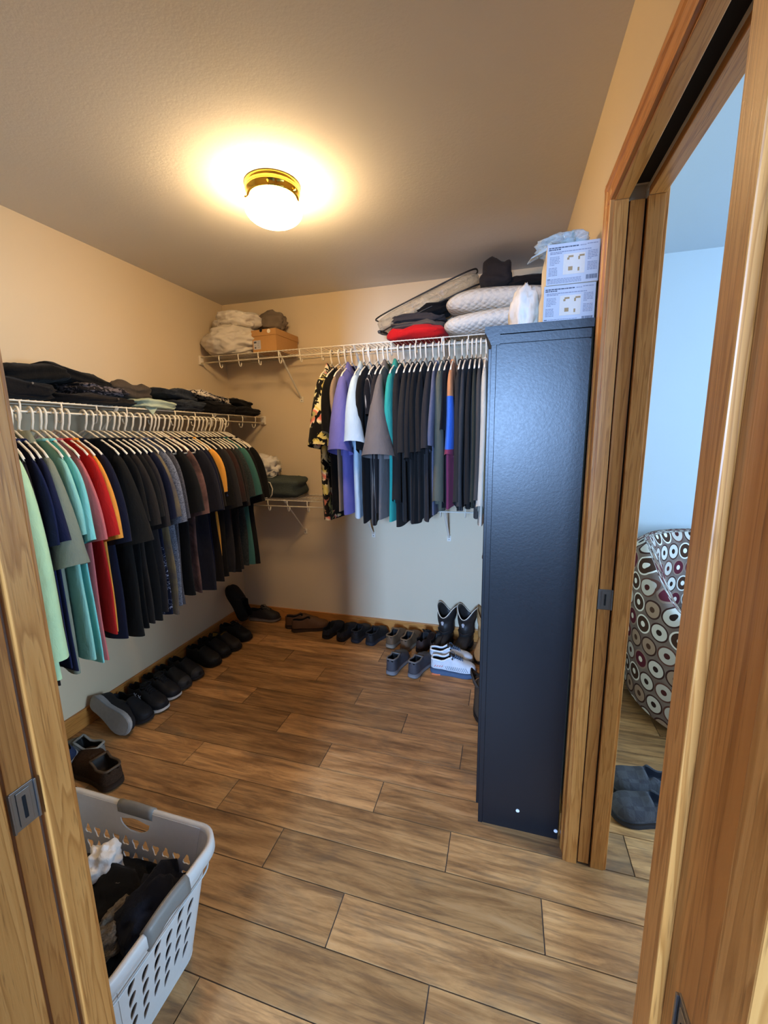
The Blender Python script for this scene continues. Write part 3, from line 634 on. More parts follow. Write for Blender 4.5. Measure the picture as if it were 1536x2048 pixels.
folded('folded_jeans', 'dark blue denim jeans at the bottom of the denim pile', 'jeans', F('3b4350', 'denim', '20242d'), (X0 + .015, 2.09, SZ), (0.30, 0.27, 0.066), 3, seed=8, group=SG)
folded('folded_jeans', 'slate blue jeans with rolled cuff topping the denim pile', 'jeans', F('333b4a', 'denim', '1d222c'), (X0 - .01, 2.07, SZ + .063), (0.25, 0.25, 0.062), 2, seed=9, rx=radians(-7), group=SG)
folded('folded_shirt', 'black folded shirt under the black and white printed one', 'shirt', F('131214'), (X0 + .02, 2.37, SZ), (0.31, 0.29, 0.075), 3, seed=10, group=SG)
folded('folded_shirt', 'black and cream leaf-printed folded shirt at the far end of the left shelf', 'shirt', F('151416', 'printbw', 'd9cdbd'), (X0 + .0, 2.345, SZ + .074), (0.27, 0.32, 0.052), 2, seed=11, rx=radians(-9), group=SG)
folded('folded_sweater', 'black folded sweater at the bottom, farthest on the left shelf', 'sweater', F('161415'), (X0 + .02, 2.655, SZ), (0.31, 0.27, 0.058), 2, seed=12, group=SG)
folded('folded_sweater', 'black folded sweater on top of another, farthest on the left shelf', 'sweater', F('131213'), (X0 - .0, 2.625, SZ + .056), (0.27, 0.24, 0.055), 2, seed=13, rx=radians(-5), group=SG)
for (yy, zz, lab) in ((1.215, SZ + .062, 'black folded jeans'), (1.575, SZ + .030, 'charcoal folded jeans')):
    par = [o for o in C.objects if o.get('label', '').startswith(lab)][0]
    rv = obj('rivet', tb([(0, 0, 0), (0.004, 0, 0)], 0.0045, 8), M['nickel'], par); rv.location = (0.150, yy - par.location.y, zz - par.location.z)

# high back shelf
TZ = BZ + 0.003
lump('duvet_bundle', 'cream duvet bundled up in the left corner of the high shelf', 'bedding', F('cfc6b8'), (-1.84, 2.645, TZ), (0.44, 0.36, 0.205), 3, 0.20, 1.5, sub=5)
lump('duvet_bundle', 'upper cream folded blanket heaped on the cream duvet', 'bedding', F('d6cdbf'), (-1.805, 2.66, TZ + 0.165), (0.36, 0.30, 0.125), 8, 0.22, 1.7, sub=5)
lump('grey_cloth', 'grey cloth bunched behind the duvet above the shoebox', 'cloth', F('77695a'), (-1.60, 2.745, TZ + 0.165), (0.24, 0.16, 0.135), 5, 0.3, 2.0)
sb = empty('shoebox', (-1.545, 2.69, TZ), (0, 0, radians(-4)), label='brown cardboard shoebox with a white label on the high shelf', cat='box')
obj('box_base', bx(-0.092, 0.092, -0.132, 0.132, 0, 0.115, bev=0.002), M['kraft'], sb)
obj('lid', bx(-0.096, 0.096, -0.136, 0.136, 0.098, 0.137, bev=0.002), M['kraft'], sb)
lb = obj('box_label', bx(-0.084, -0.028, -0.1335, -0.132, 0.016, 0.072), M['paper'], sb)
for (a, b, c_, d_) in ((-0.080, -0.060, 0.055, 0.066), (-0.076, -0.064, 0.022, 0.032), (-0.054, -0.034, 0.060, 0.063), (-0.054, -0.036, 0.050, 0.053), (-0.054, -0.038, 0.040, 0.043), (-0.076, -0.066, 0.040, 0.042), (-0.052, -0.034, 0.028, 0.031)):
    obj('label_print', bx(a, b, -0.1342, -0.1335, c_, d_), M['inkdark'] if b - a > .011 and d_ - c_ > .008 else M['ink'], lb)
obj('finger_hole', tb([(-0.018, -0.1362, 0.131), (-0.018, -0.1368, 0.131)], 0.011, 16), M['dark'], sb)
obj('round_sticker', tb([(0.042, -0.1362, 0.122), (0.042, -0.1368, 0.122)], 0.013, 18), M['cream'], sb)

folded('folded_fleece', 'bright red folded fleece at the bottom of the high shelf pile', 'sweater', F('c01a1c', 'plain'), (-0.545, 2.66, TZ), (0.36, 0.29, 0.075), 1, seed=21, ridge=.05)
folded('folded_shirt', 'olive grey folded shirt lying on the red fleece', 'shirt', F('5b5146'), (-0.54, 2.67, TZ + .066), (0.33, 0.26, 0.035), 2, seed=22)
folded('folded_shirt', 'charcoal folded shirt above the olive grey one on the high shelf', 'shirt', F('3d3838'), (-0.535, 2.67, TZ + .096), (0.34, 0.26, 0.045), 3, seed=23)
folded('folded_jacket', 'black jacket with a light tag under the clear vinyl bag', 'jacket', F('141315'), (-0.46, 2.68, TZ + .135), (0.26, 0.24, 0.06), 2, seed=24, ry=radians(-14))
def pillow(label, loc, L, Wd, Hh, seed, rz):
    N = 40; R = 15; v = []
    for j in range(R):
        b = -pi / 2 + pi * j / (R - 1)
        for k in range(N):
            a = 2 * pi * k / N; se = lambda q, e: (1 if q >= 0 else -1) * abs(q) ** e
            cz = cos(b) ** 0.45; x, y = se(cos(a), 0.45) * cz, se(sin(a), 0.45) * cz
            ed = max(abs(x), abs(y)) ** 3; z = se(sin(b), 0.9) * (1 - 0.25 * ed) * (1 + 0.08 * noise.noise(Vector((x * 2, y * 2, seed))))
            v.append((x * L / 2, y * Wd / 2, Hh / 2 + z * Hh / 2 + 0.008 * sin(3 * x + seed)))
    return obj('pillow', pydata('pillow', v, grid_faces(R, N)), F('d6d0c4', 'quilt'), None, loc, (0, 0, rz), smooth=True, label=label, cat='pillow', group='quilted pillows on the high shelf')
pillow('lower white quilted pillow lying on the high wire shelf', (-0.08, 2.63, TZ), 0.58, 0.36, 0.115, 1.0, radians(-2))
pillow('upper white quilted pillow stacked on another on the high shelf', (-0.06, 2.64, TZ + 0.113), 0.60, 0.36, 0.115, 2.4, radians(-3))
# clear vinyl bag leaning over the pile
vb = empty('vinyl_bag', (-0.80, 2.58, 2.125), (radians(8), radians(-19), radians(-3)), label='clear vinyl zip bag with dark piping leaning over the folded clothes', cat='bag')
N = 28; v = []; R = 12
def vout(a, sc=1.0):
    se = lambda q, e: (1 if q >= 0 else -1) * abs(q) ** e
    return (0.33 + se(cos(a), 0.5) * 0.325 * sc, 0.10 + se(sin(a), 0.5) * 0.10 * sc)
for j in range(R):
    b = -pi / 2 + pi * j / (R - 1)
    for k in range(N):
        a = 2 * pi * k / N; x, y = vout(a, max(0.01, cos(b) ** 0.35)); z = 0.045 * (1 if sin(b) > 0 else -1) * abs(sin(b)) ** 0.6 * (1 + 0.15 * noise.noise(Vector((x * 12, y * 12, b))))
        v.append((x, y, z))
obj('clear_shell', pydata('vinyl', v, grid_faces(R, N)), M['clear'], vb, smooth=True)
for zz in (0.042, -0.042): obj('piping', tb([(*vout(2 * pi * k / 40), zz) for k in range(40)], 0.0045, 6, closed=True), M['piping'], vb, smooth=True)
obj('end_panel', bx(0.004, 0.022, 0.01, 0.19, -0.045, -0.028, bev=0.004), M['piping'], vb)
# dark trousers draped on the pillows
bm = bmesh.new()
folded('draped_trousers', 'dark grey trousers bunched on the vinyl bag and pillows near the ceiling', 'trousers', F('2c2829'), (-0.085, 2.60, TZ + 0.225), (0.17, 0.26, 0.125), 2, seed=31, ridge=.18)
folded('draped_trousers', 'flat black trousers lying on the upper pillow', 'trousers', F('1c191a'), (0.10, 2.62, TZ + 0.224), (0.26, 0.26, 0.045), 2, seed=32)

# low back shelf
QZ = 1.040 + 0.003
bl = folded('folded_blanket', 'grey-green plush blanket with white piping folded on the low shelf', 'blanket', F('59605c', 'fuzzy', '3c4442'), (-1.555, 2.68, QZ), (0.36, 0.27, 0.150), 2, seed=41, amp=.06, ridge=.14, lump=.12)
obj('piping', tb([(-0.17, -0.140, 0.115), (-0.06, -0.146, 0.128), (-0.01, -0.146, 0.118), (0.008, -0.147, 0.075), (0.0, -0.145, 0.035), (-0.02, -0.143, 0.012)], 0.004, 6), M['cream'], bl, smooth=True)
lump('plastic_bag', 'crumpled white plastic bag on the grey-green blanket', 'bag', M['bag'], (-1.665, 2.66, QZ + 0.145), (0.22, 0.2, 0.165), 12, 0.4, 2.6, crease=.2)
obj('charging_cord', tb([(-1.60, 2.57, QZ + .165), (-1.575, 2.565, QZ + .185), (-1.55, 2.57, QZ + .20), (-1.535, 2.58, QZ + .19), (-1.54, 2.58, QZ + .165), (-1.57, 2.575, QZ + .150), (-1.61, 2.57, QZ + .152)], 0.0025, 6), M['white'], None, smooth=True, label='thin pale cord looped on top of the grey-green blanket', cat='cord')

# ------------------------------------------------------------------ cabinet and what stands on it
cb = empty('tall_cabinet', (0, 0, 0), label='tall navy-black cabinet standing against the right wall beside the doorway', cat='cabinet')
CY0, CY1, CX0, CX1, CZ = 1.40, 2.16, -0.050, 0.228, 1.79
obj('carcass', bx(CX0 + 0.004, CX1 - 0.004, CY0 + 0.006, CY1, 0.0, CZ - 0.03), M['cab'], cb)
obj('side_panel', bx(CX0 + 0.012, CX1, CY0 + 0.003, CY0 + 0.008, 0.0, 1.735), M['cab'], cb)
obj('front_stile', bx(CX0 - 0.006, CX0 + 0.0105, CY0, CY0 + 0.02, 0.0, 1.755, bev=0.0012), M['cab'], cb)
obj('top_rail', bx(CX0 + 0.014, CX1, CY0, CY0 + 0.01, 1.738, 1.765, bev=0.0012), M['cab'], cb)
bm = bmesh.new()   # crown overhanging the front
prof = [(CX0 - 0.006, 1.735), (CX0 - 0.010, 1.745), (CX0 - 0.022, 1.768), (CX0 - 0.026, 1.772), (CX0 - 0.026, CZ), (CX1 + 0.004, CZ), (CX1 + 0.004, 1.766), (CX0 + 0.02, 1.766), (CX0 + 0.02, 1.735)]
a = [bm.verts.new((x, CY0 - 0.004, z)) for x, z in prof]; b = [bm.verts.new((x, CY1 + 0.01, z)) for x, z in prof]
n = len(prof)
for k in range(n): bm.faces.new((a[k], a[(k + 1) % n], b[(k + 1) % n], b[k]))
bm.faces.new(list(reversed(a))); bm.faces.new(b); bmesh.ops.recalc_face_normals(bm, faces=bm.faces)
obj('crown_top', bm, M['cab'], cb)
for (y0, y1) in ((CY0 + 0.022, 1.778), (1.782, CY1 - 0.002)):
    dr = obj('door', bx(CX0 - 0.016, CX0 - 0.001, y0, y1, 0.06, 1.73, bev=0.002), M['cab'], cb)
    yy = 1.76 if y0 < 1.6 else 1.80
    obj('knob', tb([(CX0 - 0.016, yy, 0.95), (CX0 - 0.030, yy, 0.95), (CX0 - 0.034, yy, 0.95)], [0.005, 0.010, 0.007], 10), M['nickel'], dr)
for x, z in ((0.087, 0.086), (0.221, 0.036)): obj('screw_cap', tb([(x, CY0 + 0.004, z), (x, CY0 + 0.0005, z)], 0.0065, 12), M['screw'], cb)

def product_box(label, loc, rz):
    o = empty('product_box', loc, (0, 0, rz), label=label, cat='box', group='white cartons on the cabinet')
    W2, D2, H2 = 0.072, 0.11, 0.113
    obj('carton', bx(-W2, W2, 0, 2 * D2, 0, H2, bev=0.001), M['cream'], o); f = obj('front_panel', bx(-W2, W2, -0.0012, 0.0004, 0.0005, H2 - 0.0005), M['paper'], o)
    def strip(nm, x0, x1, z0, z1, m, dy=0.0): return obj(nm, bx(x0, x1, -0.0018 - dy, -0.0012, z0, z1), m, f)
    bmt, bmb = bmesh.new(), bmesh.new()
    def words(bm_, x0, x1, z, h, r_):
        x = x0
        while x < x1 - 0.002:
            l = min(r_.uniform(0.003, 0.009), x1 - x); box(bm_, x, x + l, -0.0017, -0.0012, z, z + h); x += l + 0.0012
    rr = random.Random(5)
    words(bmb, -0.068, 0.014, 0.1005, 0.0030, rr); words(bmb, -0.068, -0.032, 0.0955, 0.0030, rr); words(bmt, 0.018, 0.034, 0.1010, 0.0020, rr); words(bmt, 0.037, 0.068, 0.1030, 0.0020, rr)
    words(bmt, -0.064, 0.048, 0.0890, 0.0022, rr); words(bmt, -0.064, -0.030, 0.0850, 0.0022, rr)
    for k in range(6): words(bmt, -0.064, -0.036 + (-0.012 if k == 5 else 0), 0.0760 - 0.0042 * k, 0.0017, rr); words(bmt, 0.040, 0.066 + (-0.014 if k == 5 else 0), 0.0835 - 0.0042 * k, 0.0017, rr)
    for k in range(6): words(bmt, -0.066, -0.042, 0.0460 - 0.0040 * k, 0.0018, rr); words(bmt, 0.040, 0.066, 0.0530 - 0.0040 * k, 0.0017, rr)
    for k in range(4): words(bmt, -0.069, 0.026, 0.0150 - 0.0036 * k, 0.0017, rr)
    strip('bold_print', -0.069, -0.061, 0.0150, 0.0172, M['inkdark'])
    obj('heading_print', bmb, M['inkdark'], f, kind='stuff'); obj('body_print', bmt, M['ink'], f, kind='stuff')
    pic = strip('picture', -0.026, 0.033, 0.026, 0.082, M['skin'])
    for (x0, x1, z0, z1) in ((-0.013, 0.001, 0.072, 0.077), (-0.016, -0.010, 0.066, 0.072), (0.017, 0.031, 0.072, 0.077), (0.014, 0.019, 0.064, 0.073), (-0.012, 0.000, 0.036, 0.047), (0.014, 0.019, 0.033, 0.043)):
        obj('picture_mark', box(bmesh.new(), x0, x1, -0.0022, -0.0018, z0, z1, bev=0.0002), M['tan'], pic)
    bmc = bmesh.new(); x = 0.038
    while x < 0.067:
        l = rr.choice((0.0005, 0.0009, 0.0014)); box(bmc, x, x + l, -0.0017, -0.0012, 0.008, 0.020); x += l + rr.choice((0.0006, 0.0010))
    obj('barcode', bmc, M['inkdark'], f, kind='stuff')
    return o
product_box('lower white printed carton standing on the cabinet', (0.166, 1.452, CZ), radians(1))
product_box('upper white printed carton stacked on another one', (0.170, 1.450, CZ + 0.114), radians(0))
lump('plastic_bag', 'clear plastic bag with grey-green contents on the upper white carton', 'bag', M['clearbag'], (0.155, 1.56, CZ + 0.229), (0.17, 0.16, 0.062), 21, 0.35, 2.4, crease=.2)
lump('soft_pouch', 'grey-green pouch inside the clear plastic bag', 'pouch', F('6f8580'), (0.170, 1.56, CZ + 0.229), (0.11, 0.10, 0.048), 22, 0.2, 2.0)
tf = pydata('flap', [(0.10, 1.50, CZ + 0.232), (0.055, 1.50, CZ + 0.214), (0.045, 1.55, CZ + 0.216), (0.10, 1.58, CZ + 0.25), (0.10, 1.50, CZ + 0.240), (0.054, 1.50, CZ + 0.217), (0.044, 1.55, CZ + 0.219), (0.10, 1.58, CZ + 0.258)], [(0, 1, 2, 3), (4, 7, 6, 5), (0, 4, 5, 1), (1, 5, 6, 2), (2, 6, 7, 3), (3, 7, 4, 0)])
par = [o for o in C.objects if o.get('label', '').startswith('clear plastic bag')][0]
fo = obj('bag_flap', tf, M['clearbag'], par); fo.matrix_parent_inverse = Matrix.Translation(-Vector(par.location))
lump('gift_bag', 'teal bag squeezed against the right wall behind the cartons', 'bag', F('4f8f92'), (0.205, 1.80, CZ), (0.075, 0.14, 0.40), 25, 0.25, 2.0)
lump('plastic_bag', 'white plastic bag bulging left of the cartons on the cabinet', 'bag', M['bag'], (0.045, 1.70, CZ), (0.11, 0.18, 0.21), 27, 0.22, 2.0, crease=.12)

# ------------------------------------------------------------------ footwear
def soften(o, lv=1):
    m = o.modifiers.new('subsurf', 'SUBSURF'); m.levels = lv; m.render_levels = lv; return o
def shoe_outline(L, W):
    # (position along, half width, centre offset)
    pr = [(0.0, 0.14), (0.008, 0.30), (0.025, 0.45), (0.055, 0.58), (0.10, 0.66), (0.16, 0.70), (0.25, 0.68), (0.40, 0.70), (0.55, 0.82), (0.70, 0.98), (0.80, 1.0), (0.90, 0.88), (0.96, 0.66), (0.988, 0.42), (1.0, 0.20)]
    return [(p * L, q * W / 2) for p, q in pr]
def shoe(name, label, loc, rz, L=0.29, W=0.105, sole_h=0.028, heel=0.062, toe=0.040, instep=0.085, up='2a2320', sole='1a1817', mid=None, lining='0c0b0b', laces=None, group=None, kind='plain', hex2=None, open_to=0.46, tilt=None, cat='shoe', toecap=None, collar=None, flare=1.0):
    r_ = empty(name, loc, tilt or (0, 0, rz), label=label, cat=cat, group=group)
    if tilt: r_.rotation_mode = 'XYZ'
    ol = shoe_outline(L, W); n = len(ol)
    # sole
    v = []; rocker = lambda y: 0.010 * max(0, (y / L - 0.72) / 0.28) ** 2 + 0.004 * max(0, (0.1 - y / L) / 0.1) ** 2
    loopL = [(-wd, y) for y, wd in ol]; loopR = [(wd, y) for y, wd in reversed(ol)]; lp = loopL + loopR; N = len(lp)
    levels = [(0.0, 0.95), (0.005, 1.0), (sole_h * 0.55, 1.01), (sole_h, 0.99)]
    for z, s in levels:
        for x, y in lp: v.append((x * s * flare, L / 2 + (y - L / 2) * s, z + rocker(y) * (1 - z / max(sole_h, .001)) * 1.0 + (0.006 * (y / L < 0.3) if z >= sole_h else 0)))
    f = grid_faces(len(levels), N); tp_ = (len(levels) - 1) * N
    f += [(i, i + 1, N - 2 - i, N - 1 - i) for i in range(n - 1)] + [(tp_ + i + 1, tp_ + i, tp_ + N - 1 - i, tp_ + N - 2 - i) for i in range(n - 1)]
    so = obj('sole', pydata('sole', v, f), [m_cached(sole), m_cached(mid or sole)], r_, smooth=False)
    for i, p in enumerate(so.data.polygons):
        if N * 1 <= i < N * 3: p.material_index = 1
        if i < N * 3: p.use_smooth = True
    # upper
    S = 19; v = []; K = 9      # K points per half outer, K inner
    def hgt(q):
        pts = [(0, heel), (0.12, heel * 1.0), (0.28, heel * 0.86), (0.42, instep * 0.92), (0.52, instep), (0.65, instep * 0.80), (0.80, toe * 1.15), (0.92, toe), (1.0, toe * 0.55)]
        for (a, ha), (b, hb) in zip(pts, pts[1:]):
            if a <= q <= b: return ha + (hb - ha) * (q - a) / (b - a)
        return toe
    def wid(q):
        y = q * L
        for (a, wa), (b, wb) in zip(ol, ol[1:]):
            if a <= y <= b + 1e-9: return wa + (wb - wa) * (y - a) / (b - a)
        return ol[-1][1]
    stations = [0.0, 0.008, 0.022, 0.034, 0.055, 0.08, 0.12, 0.17, 0.24, 0.31, 0.37, 0.42, open_to, open_to + 0.03, 0.54, 0.60, 0.67, 0.74, 0.81, 0.88, 0.94, 0.98, 1.0]
    stations = sorted(set(round(s, 4) for s in stations)); S = len(stations); P = None
    for q in stations:
        w_ = wid(q) * 0.97; h = hgt(q); y = 0.004 + q * (L - 0.010); ring = []
        op = 0.03 < q <= open_to + 1e-6
        if op:
            e = min(1, (q - 0.0) / 0.10); wt = w_ * (0.78 if q > 0.3 else 0.88); z0 = sole_h
            outer = [(-w_, z0), (-w_ * 1.0, z0 + h * 0.3), (-(w_ * 0.6 + wt * 0.4), z0 + h * 0.7), (-wt, z0 + h), (-wt * 0.95, z0 + h + 0.003), (-wt * 0.90, z0 + h - 0.004)]
            inner = [(-wt * 0.89, z0 + h * 0.5), (-wt * 0.84, z0 + 0.010), (-wt * 0.35, z0 + 0.008)]
            half = outer + inner
            ring = half + [(-a, b) for a, b in reversed(half)]
        else:
            half = []
            for k in range(9):
                a = (pi / 2) * k / 8.6; half.append((-w_ * cos(a) ** 0.75, sole_h + h * sin(a) ** 0.85))
            ring = half + [(-a, b) for a, b in reversed(half)]
        P = len(ring)
        for a, b in ring: v.append((a, y, b))
    f = grid_faces(S, P, closed=False)
    f.append(tuple(range(P - 1, -1, -1))); f.append(tuple(range((S - 1) * P, S * P)))
    um = m_fabric(up, kind, hex2) if kind != 'plain' else m_cached(up)
    uo = obj('upper', pydata('upper', v, f), [um, m_cached(lining), m_cached(toecap or up)], r_, smooth=True)
    for i, p in enumerate(uo.data.polygons):
        if i >= (S - 1) * (P - 1): continue
        st, k = divmod(i, P - 1); q = (stations[st] + stations[min(st + 1, S - 1)]) / 2
        if 0.03 < q < open_to + 0.03 and 5 <= k <= P - 7: p.material_index = 1
        elif toecap and q > 0.86: p.material_index = 2
    soften(uo, 1)
    if collar:
        pts = []
        for q in [0.024, 0.032, 0.045, 0.06, 0.10, 0.17, 0.24, 0.31, 0.37, 0.42, open_to]:
            w_ = wid(q) * 0.97; wt = w_ * (0.78 if q > 0.3 else 0.88); pts.append((wt * 0.95, 0.004 + q * (L - .01), sole_h + hgt(q) + 0.001))
        loop = pts + [(-x, y, z) for x, y, z in reversed(pts)]
        obj('collar', tb(loop, 0.0055, 6, closed=True), m_cached(collar), r_, smooth=True)
    if laces:
        tg = []
        obj('tongue', tube(bmesh.new(), [(0, L * (open_to - 0.05), sole_h + instep * 1.12), (0, L * (open_to + 0.03), sole_h + instep * 1.0), (0, L * 0.66, sole_h + hgt(0.66) * 0.97)], [0.020, 0.022, 0.014], 8, flat=0.3), m_cached(lining), r_, smooth=True)
        bm_ = bmesh.new()
        for i in range(5):
            q = open_to + 0.02 + 0.042 * i; y = q * L; z = sole_h + hgt(q) * 0.985 + 0.003; x = 0.022 - 0.001 * i
            tube(bm_, [(-x, y, z - 0.008), (-x * .4, y + 0.006, z + 0.001), (x * .4, y + 0.010, z + 0.001), (x, y + 0.014, z - 0.008)], 0.0026, 5)
            tube(bm_, [(x, y, z - 0.008), (x * .4, y + 0.006, z + 0.002), (-x * .4, y + 0.010, z + 0.002), (-x, y + 0.014, z - 0.008)], 0.0026, 5)
        y = (open_to + 0.02) * L; z = sole_h + hgt(open_to + .02) + 0.004
        for s in (-1, 1): tube(bm_, [(0, y, z), (s * 0.02, y - 0.006, z + 0.012), (s * 0.034, y + 0.004, z + 0.004), (s * 0.022, y + 0.012, z), (0, y, z)], 0.0024, 5)
        obj('laces', bm_, m_cached(laces), r_, smooth=True)
    return r_
_mc = {}
def m_cached(h):
    if h not in _mc: _mc[h] = m_plain('shoe_' + h, h, 0.65, 0.35, nscale=45, var=0.18, bump=0.25, bdist=0.002)
    return _mc[h]

def aim(toe, sole_n):
    y = Vector(toe).normalized(); z = -Vector(sole_n); z = (z - y * z.dot(y)).normalized(); x = y.cross(z)
    return Matrix(((x.x, y.x, z.x), (x.y, y.y, z.y), (x.z, y.z, z.z))).to_euler('XYZ')
W_ = radians
# against the back wall
shoe('sneaker', 'dark sneaker with a grey midsole in the far left corner', (-1.985, 2.765, 0), W_(-80), up='241f1f', sole='15130f', mid='7d756c', laces='5b554e', L=0.27, group=None)
shoe('loafer', 'brown leather loafer in front, pointing right, of the pair by the back wall', (-1.535, 2.655, 0), W_(-62), up='5a3d26', sole='2a1d14', mid='3a291b', heel=.070, group='brown loafers')
shoe('loafer', 'brown leather loafer behind, nearer the back wall, of the pair', (-1.615, 2.70, 0), W_(-66), L=.28, up='58391f', sole='2a1d14', mid='3a291b', heel=.070, group='brown loafers')
shoe('clog_slipper', 'dark grey slipper, left one of the pair right of the loafers', (-1.238, 2.60, 0), W_(-14), L=.235, up='34343a', sole='1c1c1e', kind='fuzzy', hex2='232328', heel=.045, instep=.072, group='dark grey slippers', cat='slipper', lining='09090a')
shoe('clog_slipper', 'dark grey slipper, right one of the pair beside the black sandals', (-1.118, 2.59, 0), W_(-12), L=.24, up='35353a', sole='1c1c1e', kind='fuzzy', hex2='232328', heel=.045, instep=.072, group='dark grey slippers', cat='slipper', lining='09090a')
shoe('slip_on_shoe', 'black slip-on shoe, left one of the pair beside the grey slippers', (-1.005, 2.595, 0), W_(-8), L=.235, up='1b1918', sole='2a2c31', heel=.06, instep=.075, collar='14151a', group='black slip-on shoes')
shoe('slip_on_shoe', 'black slip-on shoe, right one of the pair beside the brown moccasins', (-0.893, 2.585, 0), W_(-14), L=.245, up='1a1817', sole='2a2c31', heel=.06, instep=.075, collar='14151a', group='black slip-on shoes')
shoe('moccasin', 'brown moccasin with tan sole, left one of its pair', (-0.742, 2.585, 0), W_(-14), L=.245, up='5f4933', sole='453a30', mid='8c7d69', heel=.062, instep=.08, collar='6d563d', group='brown moccasins')
shoe('moccasin', 'brown moccasin with tan sole, right one beside the dark laced shoe', (-0.632, 2.56, 0), W_(-12), L=.265, up='644c35', sole='453a30', mid='8c7d69', heel=.062, instep=.08, collar='735a40', group='brown moccasins')
shoe('laced_shoe', 'dark brown leather laced shoe next to the brown moccasins', (-0.525, 2.575, 0), W_(-14), L=.25, up='33231c', sole='1d1613', heel=.068, instep=.085, laces='1a1412', group='dark brown laced shoes')
shoe('laced_shoe', 'dark brown leather laced shoe beside the black boots', (-0.425, 2.565, 0), W_(-10), L=.26, up='31251f', sole='1d1613', heel=.068, instep=.085, laces='1a1412', group='dark brown laced shoes')
shoe('clog', 'grey clog with a pale heel band, left one standing out from the wall row', (-0.645, 2.262, 0), W_(-8), L=.26, up='413f42', sole='1e1d1e', mid='807d7c', heel=.078, instep=.082, collar='6b6560', group='grey clogs', open_to=.40)
shoe('clog', 'grey clog with a pale heel band, right one beside the white running shoes', (-0.510, 2.265, 0), W_(-14), L=.27, up='423f42', sole='1e1d1e', mid='807d7c', heel=.078, instep=.082, collar='6b6560', group='grey clogs', open_to=.40)
def runner(label, loc, rz):
    r_ = shoe('running_shoe', label, loc, rz, L=.285, W=.108, sole_h=.036, up='cdd2d6', sole='3c4c60', mid='4a5f78', heel=.062, toe=.042, instep=.085, laces='52657c', lining='25211e', collar='e9eef2', group='white running shoes', flare=1.06)
    bm_ = bmesh.new()
    for s in (-1, 1):
        for i in range(11):
            y = 0.10 + 0.0125 * i; x = 0.036 + 0.016 * min(1, (y - 0.09) / 0.11)
            tube(bm_, [(s * (x * .93 - 0.002), y - 0.008, 0.066), (s * (x * 0.985), y, 0.054), (s * x * 1.0, y + 0.007, 0.042)], 0.0016, 4)
    obj('side_stripes', bm_, m_cached('3d5068'), r_, kind='stuff')
    for s in (-1, 1):
        for i in range(4): obj('heel_mark', tube(bmesh.new(), [(s * 0.0372, 0.028 + 0.014 * i, 0.056), (s * 0.0375, 0.037 + 0.014 * i, 0.066)], 0.0022, 4), m_cached('d4867c'), r_)
    obj('orange_heel_pad', bx(-0.042, 0.042, 0.012, 0.065, 0.0005, 0.009, bev=0.002), m_cached('e07a4c'), r_)
    return r_
runner('white running shoe with blue sole and laces, front one of its pair', (-0.412, 2.385, 0), W_(-86))
runner('white running shoe with blue sole, back one of its pair by the boots', (-0.438, 2.49, 0), W_(-82))

